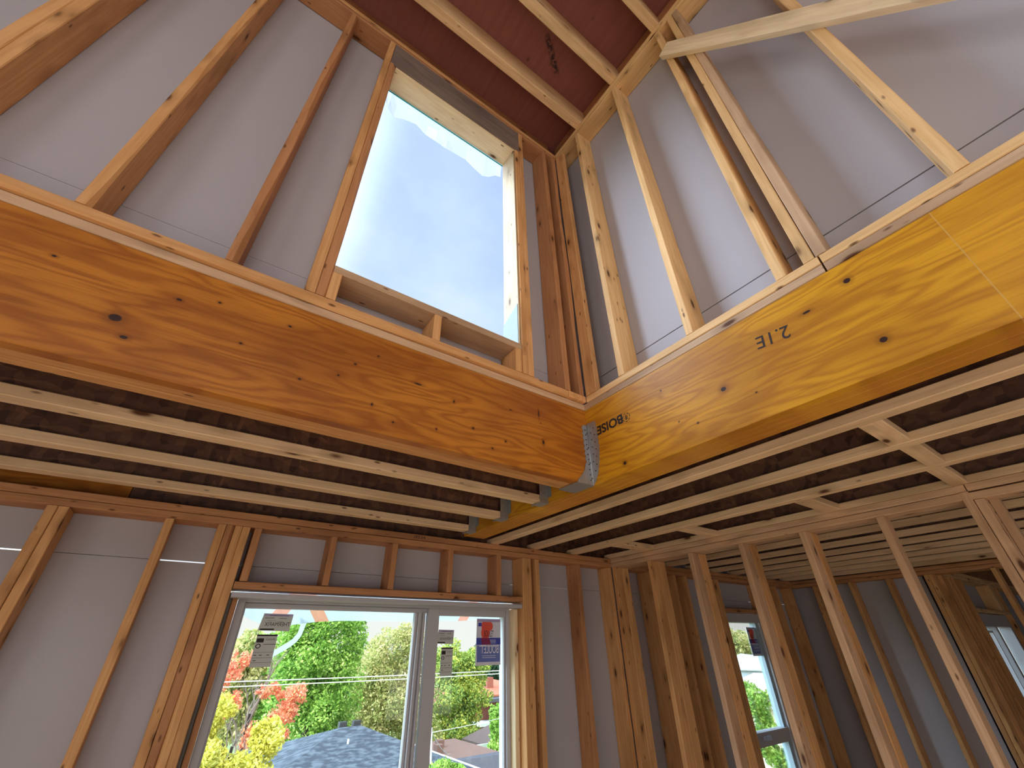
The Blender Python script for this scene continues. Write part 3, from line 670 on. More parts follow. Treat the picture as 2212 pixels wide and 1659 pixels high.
studW(2.222, M_stud, 'narrow stud across a dark slot from the post right of the lower window', seed=215)
studW(2.672, M_red, 'stud with a bark streak, halfway between the window post and the corner', seed=216, wane=(0, 0.008), w_=0.042)
studW(3.058, M_stud, 'broad-faced corner stud where the window wall meets the open partition', seed=217)
board('window_sill_plate', (0.190, 2.088), (YW, 2.97), (-0.96, -0.922), M_stud, 'rough sill under the big lower window', 'sill')
# insulation strip and buck beside the window frame
boxes('foam_strip', [(0.192, 0.206, 2.90, 2.968, -0.90, 0.27)], M_foam, label='grey foam strip in the gap left of the lower window frame', cat='foam strip')
board('window_buck', (0.209, 0.236), (2.90, 2.97), (-0.90, 0.262), M_red, 'thin reddish packing board left of the lower window frame', 'packing board')

board('window_buck', (2.053, 2.088), (2.90, 2.97), (-0.92, 0.240), M_pale, 'pale packing board right of the lower window frame', 'packing board')
boxes('trim_4', [(2.26, 2.67, 2.9690, 2.9715, 0.413, 0.4175)], M_paper2, kind='structure')
# ---- big lower window
w1 = empty('window_1', (1.14, 3.0, -0.92), kind='structure')
fx0, fx1, fz0, fz1 = 0.242, 2.050, -0.915, 0.262
boxes('window_frame', [(fx0, fx0 + 0.038, 2.955, 3.05, fz0, fz1), (fx1 - 0.030, fx1, 2.955, 3.05, fz0, fz1), (fx0 + 0.038, fx1 - 0.030, 2.955, 3.05, fz1 - 0.030, fz1), (fx0 + 0.038, fx1 - 0.030, 2.955, 3.05, fz0, fz0 + 0.04)], M_pvc, parent=w1, bevel=0.003)
boxes('head_extension', [(0.192, 2.086, 2.836, 2.953, 0.243, 0.268)], M_pvc, parent=w1, bevel=0.002)
sA = boxes('window_sash', [(0.282, 1.385, 2.985, 3.02, 0.205, 0.230), (0.282, 0.292, 2.985, 3.02, -0.87, 0.205), (1.325, 1.342, 2.975, 3.03, -0.87, 0.205), (1.352, 1.368, 2.965, 3.03, -0.87, 0.205), (1.343, 1.351, 2.985, 3.03, -0.87, 0.205), (1.306, 1.323, 2.995, 3.03, -0.87, 0.205), (0.282, 1.385, 2.985, 3.02, -0.875, -0.85)], M_pvc, parent=w1, bevel=0.002)
sB = boxes('window_sash', [(1.386, 1.468, 2.960, 3.0, -0.87, 0.232), (1.468, 2.018, 2.960, 3.0, 0.190, 0.232), (2.006, 2.018, 2.970, 3.0, -0.85, 0.190), (1.468, 2.018, 2.960, 3.0, -0.875, -0.84)], M_pvc, parent=w1, bevel=0.002)
boxes('window_pane', [(0.292, 1.306, 3.012, 3.016, -0.85, 0.205)], M_glass, parent=sA)
boxes('window_pane', [(1.468, 2.006, 2.984, 2.988, -0.84, 0.190)], M_glass, parent=sB)

# stickers on the panes (seen from inside; some print is mirrored)
def sheet(name, corners, y, mat, label, cat='window sticker', parent=None, group=None, n=4):
    """corners: tl, tr, br, bl as (x, z)"""
    return prism(name, corners, 'y', y - 0.0006, y, mat, parent, label=label, cat=cat, group=group)
def strip(parent, pts, y, mat, nm='printed_bar'):
    return prism(nm, pts, 'y', y - 0.0004, y - 0.0001, mat, parent)
def rect(x0, x1, z0, z1, sh=0.0): return [(x0, z0), (x1, z0), (x1 + sh * (z1 - z0), z1), (x0 + sh * (z1 - z0), z1)]
RX_, UZ = (1, 0, 0), (0, 0, 1)
def label_upper(x, z, w_, h_, y, lab, tilt=0.0):
    s = sheet('window_sticker', [(x, z), (x + w_, z - 0.002), (x + w_ - 0.004, z - h_), (x - 0.012, z - h_ + 0.004)], y, M_paper, lab)
    yy = y - 0.0008
    strip(s, rect(x + 0.005, x + w_ - 0.004, z - 0.014, z - 0.003), yy + .0002, M_lil, 'printed_band')
    for (a_, b_, q_, t_) in ((0.2, 0.85, 0.009, 0.0022), (0.06, 0.38, 0.022, 0.0022), (0.55, 0.80, 0.023, 0.0022), (0.15, 0.45, 0.036, 0.0012), (0.5, 0.72, 0.040, 0.0012)):
        strip(s, rect(x + w_ * a_, x + w_ * b_, z - q_ - t_, z - q_), yy, M_ink, 'printed_line')
    text('printed_text', 'THERMAFIX', (x + w_ - 0.008, yy, z - h_ * 0.72), (-1, 0, 0), UZ, 0.030 * w_ / 0.16, M_ink, s, sx=0.85)
    strip(s, rect(x - 0.003, x + w_ * 0.45, z - h_ + 0.006, z - h_ + 0.013), yy, M_ink)
    return s
def label_lower(x, z, w_, h_, y, lab):
    s = sheet('window_sticker', [(x, z), (x + w_, z), (x + w_, z - h_), (x, z - h_)], y, M_paper, lab)
    yy = y - 0.0008
    strip(s, rect(x, x + w_, z - 0.008, z - 0.001), yy, M_ink)
    strip(s, rect(x + 0.004, x + w_ * 0.38, z - h_ * 0.25, z - h_ * 0.12), yy, M_ink, 'printed_logo')
    text('printed_text', 'Canada', (x + w_ * 0.46, yy, z - h_ * 0.18), RX_, UZ, 0.017 * w_ / 0.11, M_ink, s)
    text('printed_logo', 'O', (x + 0.004, yy, z - h_ * 0.43), RX_, UZ, 0.032 * w_ / 0.11, M_ink, s, sx=1.1, bold=0.02)
    strip(s, rect(x + w_ * 0.40, x + w_, z - h_ * 0.315, z - h_ * 0.30), yy, M_ink)
    for k, q in enumerate((0.55, 0.72, 0.86)): strip(s, rect(x, x + w_, z - h_ * q - 0.0012, z - h_ * q), yy, M_ink)
    for a_, b_, q_ in ((0.06, 0.20, 0.63), (0.32, 0.46, 0.63), (0.68, 0.82, 0.63), (0.1, 0.24, 0.79)): strip(s, rect(x + w_ * a_, x + w_ * b_, z - h_ * q_ - 0.003, z - h_ * q_), yy, M_ink, 'printed_line')
    return s
label_upper(0.395, 0.183, 0.155, 0.088, 3.0115, 'grey maker label at the top left of the lower window, print mirrored')
label_lower(0.388, 0.080, 0.104, 0.152, 3.0115, 'grey energy label below the maker label in the left pane, headed Canada')
label_upper(1.482, 0.108, 0.118, 0.085, 2.9835, 'narrow grey maker label at the left edge of the right pane, print mirrored')
label_lower(1.510, 0.004, 0.088, 0.158, 2.9835, 'narrow grey energy label in the right pane, below the mirrored label')
def boulet(x, z, w_, h_, y, lab, small=False):
    s = sheet('window_sticker', [(x, z), (x + w_, z), (x + w_, z - h_), (x - 0.004, z - h_)], y, M_paper2, lab)
    yy = y - 0.0008; e = 0.0003
    strip(s, rect(x + 0.004, x + w_ - 0.004, z - h_ * 0.07, z - 0.002), yy, M_lil, 'printed_band')
    strip(s, rect(x, x + w_, z - h_ * 0.57, z - h_ * 0.42), yy, M_blue, 'printed_band')
    strip(s, rect(x + 0.006, x + w_ - 0.006, z - h_ * 0.93, z - h_ * 0.585), yy, M_blue2, 'printed_band')
    strip(s, rect(x + w_ * 0.06, x + w_ * 0.2, z - h_ * 0.17, z - h_ * 0.09), yy, M_blue, 'printed_mark')
    # the stacked red B shape
    pr = []
    for (cx, cz, rr) in ((0.36, 0.165, 0.17), (0.55, 0.165, 0.12)):
        e2 = e * (1 if cx < .5 else 1.6)
        bm = bmesh.new()
        vs = [bm.verts.new((x + w_ * cx + w_ * rr * math.cos(a_), yy - e2, z - h_ * cz + w_ * rr * 1.15 * math.sin(a_) + H)) for a_ in [2 * math.pi * q / 24 for q in range(24)]]
        bm.faces.new(vs); link('printed_logo', bm_mesh('logo', bm), M_redp, s)
        bm = bmesh.new()
        vs = [bm.verts.new((x + w_ * cx + w_ * rr * 1.05 * math.cos(a_), yy - e2 * 1.3, z - h_ * (cz + 0.145) + w_ * rr * 1.25 * math.sin(a_) + H)) for a_ in [2 * math.pi * q / 24 for q in range(24)]]
        if cx < 0.5: bm.faces.new(vs); link('printed_logo', bm_mesh('logo', bm), M_redp, s)
        else: bm.free()
    strip(s, [(x + w_ * 0.18, z - h_ * 0.42), (x + w_ * 0.52, z - h_ * 0.42), (x + w_ * 0.60, z - h_ * 0.57), (x + w_ * 0.22, z - h_ * 0.57)], yy - 2.2 * e, plain('dark_red_print', (0.22, 0.02, 0.10), 0.5), 'printed_logo')
    text('printed_text', 'BOULET', (x + w_ * 0.30, yy - 3.2 * e, z - h_ * 0.395), RX_, UZ, 0.055 * h_ / 0.28, M_ink, s, sx=0.40 * w_ / 0.205 * 0.28 / h_)
    text('printed_text', 'BOULET', (x + w_ * 0.93, yy - 2 * e, z - h_ * 0.75), (-1, 0, 0), UZ, 0.072 * h_ / 0.28, M_white, s, sx=0.58 * w_ / 0.205 * 0.28 / h_)
    for q in (0.80, 0.84, 0.47, 0.50, 0.53): strip(s, rect(x + w_ * 0.25, x + w_ * 0.8, z - h_ * q - 0.0012, z - h_ * q + 0.0012), yy - e, M_white)
    strip(s, rect(x + w_ * 0.1, x + w_ * 0.92, z - h_ * 0.605, z - h_ * 0.592), yy - e, M_white)
    return s
boulet(1.782, 0.178, 0.205, 0.284, 2.9835, 'blue, white and red brand sticker in the upper right of the lower window')

# loose housewrap with orange print, hanging outside over the top of the glass
wr = empty('housewrap', (1.1, 3.1, 0.16), 'white housewrap with orange printing hanging over the top of the lower window', 'housewrap')
bm = bmesh.new(); T = []; B = []
prof = [(0.22, .150), (0.30, .175), (0.36, .148), (0.42, .128), (0.50, .120), (0.60, .135), (0.72, .150), (0.86, .156), (1.05, .158), (1.33, .162), (1.52, .166), (1.7, .168), (1.9, .178), (2.1, .19)]
for i, (x, z) in enumerate(prof):
    T.append(bm.verts.new((x, 3.085 + 0.004 * math.sin(i * 2.2), 0.35 + H))); B.append(bm.verts.new((x, 3.10 + 0.008 * math.sin(i * 1.7), z + H)))
for i in range(len(prof) - 1): bm.faces.new((T[i], T[i + 1], B[i + 1], B[i]))
bmesh.ops.solidify(bm, geom=bm.faces[:], thickness=0.0006)
def stripe_wrap():
    m = M_wrap.copy(); m.name = 'housewrap_with_orange_print'; t = NT(m.node_tree)
    sp = t.node('ShaderNodeSeparateXYZ', i0=t.node('ShaderNodeTexCoord').outputs['Object'])
    zr = t.m('SUBTRACT', sp.outputs[2], 0.16 + H); tot = None
    for (x0, k, hw) in ((0.47, 0.65, 0.042), (0.73, -0.75, 0.042), (1.72, 0.7, 0.04)):
        v = t.m('LESS_THAN', t.m('ABSOLUTE', t.m('SUBTRACT', sp.outputs[0], t.m('ADD', t.m('MULTIPLY', zr, k), x0))), hw)
        tot = v if tot is None else t.m('MAXIMUM', tot, v)
    c = t.mix(tot, (0.86, 0.90, 0.93), (0.95, 0.50, 0.36))
    for nd in t.n:
        if nd.type in ('BSDF_DIFFUSE', 'BSDF_TRANSLUCENT'): t.l.new(c, nd.inputs[0])
    return m
link('wrap_sheet', bm_mesh('wrap_sheet', bm), stripe_wrap(), wr)
bm = bmesh.new(); A = []; Bq = []
for i, (x, z, hw) in enumerate([(0.625, 0.165, .028), (0.632, .125, .014), (0.626, .085, .012), (0.605, .052, .013), (0.575, .028, .014), (0.545, .010, .015), (0.515, -0.008, .014), (0.50, -0.03, .004)]):
    A.append(bm.verts.new((x - hw, 3.105, z + hw * 0.6 + H))); Bq.append(bm.verts.new((x + hw, 3.109, z - hw * 0.6 + H)))
for i in range(len(A) - 1): bm.faces.new((A[i], A[i + 1], Bq[i + 1], Bq[i]))
bmesh.ops.solidify(bm, geom=bm.faces[:], thickness=0.0006)
link('torn_strip', bm_mesh('torn_strip', bm), M_wrap, wr, )

# ================================================================== OPEN PARTITION (right)
PT = [(YW - 0.002, 0.385), (0.378, -3.6)]
board('top_plate', (PX, PX + 0.089), (0.385, YW - 0.002), (0.597, 0.633), M_studP, 'lower front top plate of the open partition, far section', 'timber plate')
board('top_plate', (PX, PX + 0.089), (0.37, YW - 0.002), (0.635, 0.672), M_studP, 'upper front top plate of the open partition, far section', 'timber plate')
board('top_plate', (PX, PX + 0.089), (-3.6, 0.378), (0.592, 0.628), M_studP, 'lower front top plate of the open partition, near section beyond the joint', 'timber plate')
board('top_plate', (PX, PX + 0.089), (-3.6, 0.366), (0.635, 0.672), M_studP, 'upper front top plate of the open partition, near section beyond the joint', 'timber plate')
board('top_plate', (PX + 0.092, PX + 0.181), (-3.6, YW - 0.002), (0.597, 0.633), M_plate, 'lower rear top plate of the open partition, on the side room side', 'timber plate')
board('top_plate', (PX + 0.092, PX + 0.181), (-3.6, YW - 0.002), (0.635, 0.672), M_plate, 'upper rear top plate of the open partition, on the side room side', 'timber plate')
board('bottom_plate', (PX, PX + 0.181), (-3.6, YW - 0.002), (-1.749, -1.711), M_stud, 'floor plate under the open stud partition', 'timber plate')
GP = 'front row of studs in the open partition'; GQ = 'rear row of studs in the open partition'
plab = ['in the corner with the window wall', 'first one out from the corner', 'standing left of the narrow far window', 'standing right of the narrow far window',
        'rounded, crossing the pale far wall', 'with a knot near the top, right of the pale far wall']
for i, y1 in enumerate([2.826, 2.425, 2.028, 1.618, 1.207, 0.784]):
    board('wall_stud', (PX, PX + 0.089), (y1 - 0.038, y1), (zf, zt_ - 0.001), M_studP if i > 1 else M_stud, 'front partition stud ' + plab[i], 'stud', GP, seed=300 + i, wane=(3, 0.01) if i == 4 else None)
    if i != 5: board('wall_stud', (PX + 0.092, PX + 0.181), (y1 - 0.040, y1 - 0.002), (zf, zt_ - 0.001), M_stud, 'rear partition stud ' + plab[i] + ', close behind the front one', 'stud', GQ, seed=320 + i, wane=(0, 0.014) if i in (0, 4) else None)
board('wall_stud', (PX, PX + 0.089), (0.366, 0.403), (zf, 0.634), M_studP, 'left piece of the doubled front partition stud at the right edge', 'stud', GP, seed=330)
board('wall_stud', (PX, PX + 0.089), (0.327, 0.364), (zf, 0.590), M_studP, 'right piece of the doubled front partition stud at the right edge', 'stud', GP, seed=331)
board('wall_stud', (PX + 0.092, PX + 0.181), (0.29, 0.328), (zf, zt_ - 0.001), M_plate, 'bark-edged rear partition stud at the right edge, behind the doubled stud', 'stud', GQ, seed=332, wane=(0, 0.02))

# ================================================================== SIDE ROOM
GS = 'studs of the side room back wall'
board('top_plate', (3.285, 6.5), (YW, 2.97), (0.597, 0.633), M_red, 'lower top plate of the side room back wall', 'timber plate')
board('top_plate', (3.285, 6.5), (YW, 2.97), (0.635, 0.672), M_red, 'upper top plate of the side room back wall', 'timber plate')
for i, (x0, lb) in enumerate([(3.60, 'nearest the partition corner'), (3.99, 'second from the partition corner'), (4.18, 'with dark stamp marks'), (4.70, 'outer left post of the narrow window'), (4.745, 'lining the left edge of the narrow window'),
                              (5.605, 'lining the right edge of the narrow window'), (5.645, 'outer right post of the narrow window'), (6.02, 'between the narrow window and the far corner'), (6.42, 'in the far corner')]):
    board('wall_stud', (x0, x0 + 0.038), (YW, 2.97), (zf, zt_ - 0.001), M_stud, 'side room back wall stud, ' + lb, 'stud', GS, seed=400 + i)
board('window_header', (4.785, 5.603), (YW, 2.97), (0.285, 0.321), M_red, 'flat timber over the narrow side room window', 'header')
board('window_sill_plate', (4.785, 5.603), (YW, 2.97), (-1.345, -1.307), M_stud, 'rough sill under the narrow side room window', 'sill')
w2 = empty('window_2', (5.2, 3.0, -1.3), kind='structure')
boxes('window_frame', [(4.80, 4.87, 2.90, 3.02, -1.30, 0.278), (5.53, 5.59, 2.90, 3.02, -1.30, 0.278), (4.87, 5.53, 2.90, 3.02, 0.192, 0.278), (4.87, 5.53, 2.90, 3.02, -1.30, -1.24)], M_pvc, parent=w2, bevel=0.003)
boxes('meeting_rail', [(4.87, 5.53, 2.91, 3.0, -0.775, -0.745), (4.87, 5.53, 2.93, 3.0, -0.86, -0.778)], M_pvc, parent=w2, bevel=0.003)
boxes('window_sash', [(5.49, 5.53, 2.93, 3.0, -0.745, 0.192), (4.87, 4.90, 2.93, 3.0, -0.745, 0.192), (5.49, 5.53, 2.93, 3.0, -1.24, -0.86)], plain('grey_blue_vinyl', (0.34, 0.44, 0.50), 0.4), parent=w2, bevel=0.002)
boxes('window_pane', [(4.90, 5.49, 2.96, 2.964, -0.745, 0.192)], M_glass, parent=w2)
boxes('window_pane', [(4.87, 5.49, 2.97, 2.974, -1.24, -0.86)], M_glass, parent=w2)
boulet(5.325, 0.150, 0.20, 0.275, 2.9595, 'blue and red brand sticker on the narrow side room window')
boxes('plastic_lump', [(5.0, 5.12, 2.88, 2.908, -0.81, -0.77)], M_film, label='crumpled scrap of plastic on the rail of the narrow side room window', cat='plastic scrap', bevel=0.012)
GE = 'studs of the side room end wall'
board('top_plate', (6.5, 6.64), (-3.6, 2.97), (0.597, 0.633), M_red, 'lower top plate over the side room end wall', 'timber plate')
board('top_plate', (6.5, 6.64), (-3.6, 2.97), (0.635, 0.672), M_red, 'upper top plate over the side room end wall', 'timber plate')
for i, (y1, lb) in enumerate([(2.60, 'nearest the back corner'), (2.197, 'left of the pale panel'), (1.822, 'right of the pale panel'), (1.47, 'left piece of its end post'), (1.43, 'right piece of its end post')]):
    board('wall_stud', (6.5, 6.64), (y1 - 0.038, y1), (zf, zt_ - 0.001), M_stud, 'side room end wall stud, ' + lb, 'stud', GE, seed=420 + i)
board('wall_stud', (6.5, 6.64), (0.90, 0.938), (zf, zt_ - 0.001), M_stud, 'lone dark post crossing the view of the far white window', 'stud', GE, seed=430)
# far bay beyond the side room
GZ = 'studs of the far bay wall'
board('top_plate', (6.645, 11.3), (1.365, 1.505), (0.597, 0.633), M_studB, 'lower top plate of the far bay wall, brightly lit', 'timber plate')
board('top_plate', (6.645, 11.3), (1.365, 1.505), (0.635, 0.672), M_studB, 'upper top plate of the far bay wall, brightly lit', 'timber plate')
for i, (x0, lb) in enumerate([(6.70, 'nearest the side room end post'), (6.80, 'second from the side room end post'), (6.95, 'third from the side room end post'), (7.12, 'fourth from the side room end post'), (7.40, 'lining the left of the white window'), (9.12, 'lining the right of the white window')]):
    board('wall_stud', (x0, x0 + 0.038), (1.365, 1.505), (zf, zt_ - 0.001), M_stud, 'far bay wall stud, ' + lb, 'stud', GZ, seed=440 + i)
board('window_header', (7.44, 9.118), (1.365, 1.505), (0.262, 0.298), M_studB, 'flat timber over the white far bay window', 'header')
board('cripple_stud', (8.75, 8.94), (1.365, 1.503), (0.30, 0.596), M_studB, 'broad short timber above the white far bay window', 'stud', GZ, seed=450)
board('rim_board', (6.80, 11.3), (1.46, 1.50), (0.674, 1.09), M_lvlA, 'bright orange rim board above the far bay wall', 'rim board', rough=0.0004)
w3 = empty('window_3', (8.3, 1.5, -1.0), kind='structure')
boxes('window_frame', [(7.50, 7.60, 1.42, 1.54, -0.98, 0.255), (9.00, 9.10, 1.42, 1.54, -0.98, 0.255), (7.60, 9.00, 1.42, 1.54, 0.12, 0.255), (7.60, 9.0, 1.42, 1.54, -0.98, -0.9), (8.25, 8.33, 1.43, 1.54, -0.9, 0.12)], M_pvc, parent=w3, bevel=0.004)
boxes('window_sash', [(7.66, 7.69, 1.46, 1.52, -0.9, 0.08), (8.14, 8.17, 1.46, 1.52, -0.9, 0.08), (7.66, 8.17, 1.46, 1.52, 0.06, 0.08)], M_white, parent=w3, bevel=0.002)
boxes('window_pane', [(7.60, 8.25, 1.50, 1.504, -0.9, 0.12)], M_glass, parent=w3)
boxes('window_pane', [(8.33, 9.0, 1.50, 1.504, -0.9, 0.12)], M_glass, parent=w3)

# ================================================================== OUTDOORS
GZ0 = -8.0
boxes('ground', [(-60, 120, 3.6, 140, GZ0 - 0.2, GZ0)], plain('grass_ground', (0.16, 0.22, 0.08), 0.9, noise=0.3, nscale=1.0), kind='structure')
M_bark = plain('grey_bark', (0.22, 0.18, 0.17), 0.9, noise=0.3, nscale=6)
def leafmat(name, cols):
    m, t, b = new_mat(name)
    rn = t.node('ShaderNodeNewGeometry').outputs['Random Per Island']
    co = t.node('ShaderNodeTexCoord').outputs['Object']
    n = t.node('ShaderNodeTexNoise', Vector=co, Scale=0.9, Detail=2.0).outputs[0]
    k = t.m('ADD', t.m('MULTIPLY', rn, 0.45), t.m('MULTIPLY', n, 0.62), clamp=True)
    c = t.ramp(k, [(i / (len(cols) - 1) * 0.7 + 0.18, q) for i, q in enumerate(cols)])
    t.l.new(c, b.inputs['Base Color']); b.inputs['Roughness'].default_value = 0.55
    b.inputs['Specular IOR Level'].default_value = 0.3
    tl = t.node('ShaderNodeBsdfTranslucent', Color=c)
    out = [q for q in t.n if q.type == 'OUTPUT_MATERIAL'][0]
    mx = t.node('ShaderNodeMixShader', i0=0.35, i1=b.outputs[0], i2=tl.outputs[0]); t.l.new(mx.outputs[0], out.inputs[0])
    return m
def foliage(name, blobs, n, size, mat, parent, seed=1, hollow=0.55):
    r = np.random.RandomState(seed)
    B = np.array(blobs, float); sub = []
    for bb in B:      # clumps of leaves standing out of every crown lobe
        sub.append(list(bb[:3]) + list(bb[3:] * 0.80))
        for q in range(16):
            dd = r.normal(size=3); dd /= np.linalg.norm(dd); f = 0.24 + 0.16 * r.rand()
            sub.append(list(bb[:3] + dd * bb[3:] * 0.80) + list(bb[3:] * f))
    B = np.array(sub); vol = (B[:, 3] * B[:, 4] * B[:, 5]) ** 0.75; idx = r.choice(len(B), n, p=vol / vol.sum())
    d = r.normal(size=(n, 3)); d /= np.linalg.norm(d, axis=1)[:, None]
    rad = hollow + (1 - hollow) * r.rand(n) ** 0.7
    lump = 1 + 0.13 * np.sin(d[:, 0] * 9 + idx) * np.cos(d[:, 2] * 8 + idx * 2)
    c = B[idx, :3] + d * B[idx, 3:6] * (rad * lump)[:, None]
    a = r.normal(size=(n, 3)); a /= np.linalg.norm(a, axis=1)[:, None]
    b = np.cross(a, r.normal(size=(n, 3))); b /= np.linalg.norm(b, axis=1)[:, None]
    s = size * (0.6 + 0.8 * r.rand(n))[:, None]
    V = np.stack([c - a * s, c - b * s * 0.55, c + a * s, c + b * s * 0.55], 1).reshape(-1, 3)
    org = V.mean(0); V = V - org
    me = bpy.data.meshes.new(name); me.vertices.add(4 * n); me.vertices.foreach_set('co', V.ravel().astype(np.float32))
    me.loops.add(4 * n); me.loops.foreach_set('vertex_index', np.arange(4 * n, dtype=np.int32))
    me.polygons.add(n); me.polygons.foreach_set('loop_start', np.arange(0, 4 * n, 4, dtype=np.int32))
    me.update(calc_edges=True); me.validate()
    return link(name, me, mat, parent, loc=(org[0], org[1], org[2] + H))
def limb(parent, p0, dirv, L, r0, depth, rr, acc):
    p0 = Vector(p0); dirv = Vector(dirv).normalized(); pts = [p0]; 
    for k in range(4):
        dirv = (dirv + Vector((rr.uniform(-.12, .12), rr.uniform(-.12, .12), rr.uniform(-.02, .12)))).normalized()
        pts.append(pts[-1] + dirv * L / 4)
    acc.append((pts, [r0 * (1 - 0.16 * k) for k in range(5)]))
    if depth > 0:
        for k in range(3 if depth > 1 else 5):
            a = rr.uniform(0, 6.28); q = pts[rr.choice((2, 3, 4))]
            nd = (dirv + Vector((math.cos(a), math.sin(a), 0.2)) * 0.55).normalized()
            limb(parent, q, nd, L * 0.68, r0 * 0.5, depth - 1, rr, acc)
def branches(name, acc, mat, parent):
    bm = bmesh.new(); seg = 5
    for pts, rad in acc:
        rings = []
        for i, p in enumerate(pts):
            dd = (pts[min(i + 1, len(pts) - 1)] - pts[max(i - 1, 0)]).normalized(); u = dd.cross(Vector((0.3, 1, 0.1))).normalized(); v = dd.cross(u)
            rings.append([bm.verts.new(p + (u * math.cos(6.2832 * k / seg) + v * math.sin(6.2832 * k / seg)) * rad[i] + Vector((0, 0, H))) for k in range(seg)])
        for i in range(len(pts) - 1):
            for j in range(seg): bm.faces.new((rings[i][j], rings[i][(j + 1) % seg], rings[i + 1][(j + 1) % seg], rings[i + 1][j]))
    return link(name, bm_mesh(name, bm), mat, parent)
def tree(x, y, label, blobs, n, size, mat, trunk_r=0.2, seed=1, branchy=0, top=None, cat='tree', group=None, hollow=0.55, k=1.0, GZ0=GZ0):
    # k places the whole tree nearer or farther along the same bearing
    x *= k; y *= k; blobs = [tuple(v * k for v in b) for b in blobs]; size *= k; trunk_r *= k; branchy *= k
    if top is not None: top *= k
    e = empty('tree', (x, y, GZ0), label, cat, group)
    zc = top if top is not None else np.mean([b[2] for b in blobs])
    tube('trunk', [(x, y, GZ0), (x + .05, y, (GZ0 * 2 + zc) / 3), (x - .04, y, (GZ0 + zc * 2) / 3), (x, y, zc)], trunk_r, M_bark, e, radii=[trunk_r, trunk_r * .85, trunk_r * .7, trunk_r * .4])
    if branchy:
        rr = random.Random(seed); acc = []
        for k in range(7): 
            a = k * 0.9; limb(None, (x, y, zc - 0.25 * k), (math.cos(a) * .5, math.sin(a) * .5, 0.9), branchy, trunk_r * 0.38, 2, rr, acc)
        branches('branches', acc, M_bark, e)
    foliage('foliage', blobs, n, size, mat, e, seed, hollow)
    return e
G_ = leafmat('green_leaves', [(0.06, 0.15, 0.03), (0.20, 0.40, 0.06), (0.38, 0.60, 0.12), (0.66, 0.78, 0.32)])
O_ = leafmat('olive_leaves', [(0.12, 0.17, 0.05), (0.36, 0.42, 0.13), (0.58, 0.54, 0.24), (0.72, 0.62, 0.42)])
Yg = leafmat('yellow_green_leaves', [(0.07, 0.15, 0.06), (0.24, 0.38, 0.10), (0.48, 0.56, 0.12), (0.78, 0.70, 0.12)])
R_ = leafmat('coral_leaves', [(0.62, 0.14, 0.09), (0.82, 0.30, 0.19), (0.90, 0.45, 0.30), (0.85, 0.50, 0.14)])
Yl = leafmat('yellow_leaves', [(0.42, 0.40, 0.05), (0.68, 0.64, 0.10), (0.80, 0.78, 0.22), (0.66, 0.74, 0.24)])
Dg = leafmat('dark_conifer_leaves', [(0.02, 0.05, 0.03), (0.04, 0.11, 0.06), (0.08, 0.18, 0.10)])
tree(5.6, 22.5, 'tall bright green tree filling the middle of the lower window', [(5.7, 22.5, 0.3, 1.7, 1.6, 2.1), (4.6, 22.2, -0.9, 1.0, 1.2, 1.7), (6.5, 22.3, -1.5, 1.35, 1.4, 2.0), (5.4, 22.0, -2.8, 1.7, 1.5, 1.5), (4.7, 22.6, 0.7, 1.0, 1.2, 1.0)], 38000, 0.068, G_, 0.28, 3)
tree(10.3, 26.5, 'olive and beige tree right of the bright green tree', [(10.6, 26.5, -0.2, 1.5, 1.5, 1.5), (9.2, 26.3, -1.0, 1.1, 1.3, 1.4), (10.4, 26.0, -2.2, 2.2, 1.6, 1.8), (11.4, 26.2, -0.9, 1.2, 1.4, 1.9), (8.8, 26.0, -2.8, 1.5, 1.4, 1.6), (10.8, 26, -3.8, 2.4, 1.5, 1.4)], 38000, 0.068, O_, 0.28, 4)
tree(16.2, 30, 'yellow-green tree behind the right pane, in front of the brick house', [(15.6, 30, -0.9, 1.9, 1.6, 1.35), (17.2, 30, -1.2, 1.55, 1.5, 1.2), (15.2, 29.8, -2.5, 2.4, 1.7, 1.7), (17.4, 29.8, -2.6, 1.4, 1.5, 1.3), (15.8, 29.6, -4.1, 2.2, 1.6, 1.5)], 34000, 0.085, Yg, 0.3, 5)
tree(3.6, 29, 'thin olive tree top at the far left of the lower window, behind the others', [(3.5, 29, -0.2, 0.9, 1.2, 1.1), (2.9, 29, -1.2, 0.8, 1.2, 1.2), (4.3, 29, -0.8, 0.9, 1.1, 1.5), (3.4, 29, -2.4, 1.3, 1.2, 1.4)], 9000, 0.10, O_, 0.22, 6)
tree(2.25, 15, 'half-bare maple with coral red leaves and grey twigs', [(1.55, 15, -0.35, 0.30, 0.4, 0.42), (3.20, 15, -1.02, 0.42, 0.4, 0.30), (3.05, 15, -1.38, 0.36, 0.4, 0.34), (1.75, 15, -1.15, 0.34, 0.4, 0.30), (2.55, 15, -0.88, 0.30, 0.3, 0.18), (1.25, 15, -0.75, 0.26, 0.3, 0.30), (2.35, 15, -1.75, 0.26, 0.3, 0.34), (3.10, 15, -1.85, 0.24, 0.3, 0.16), (1.9, 15, -0.15, 0.25, .3, .2)], 5200, 0.042, R_, 0.09, 7, branchy=0.85, top=-1.35, hollow=0.1, k=0.72)
tree(1.7, 12.5, 'bright yellow-leaved tree at the lower left corner of the lower window', [(1.25, 12.4, -1.0, 0.33, 0.4, 0.42), (1.15, 12.4, -1.7, 0.45, 0.5, 0.5), (2.35, 12.4, -1.55, 0.38, 0.4, 0.34), (2.15, 12.4, -2.0, 0.48, 0.5, 0.34), (1.6, 12.4, -1.95, 0.35, 0.4, 0.26)], 11000, 0.040, Yl, 0.08, 8, hollow=0.2, k=0.74)
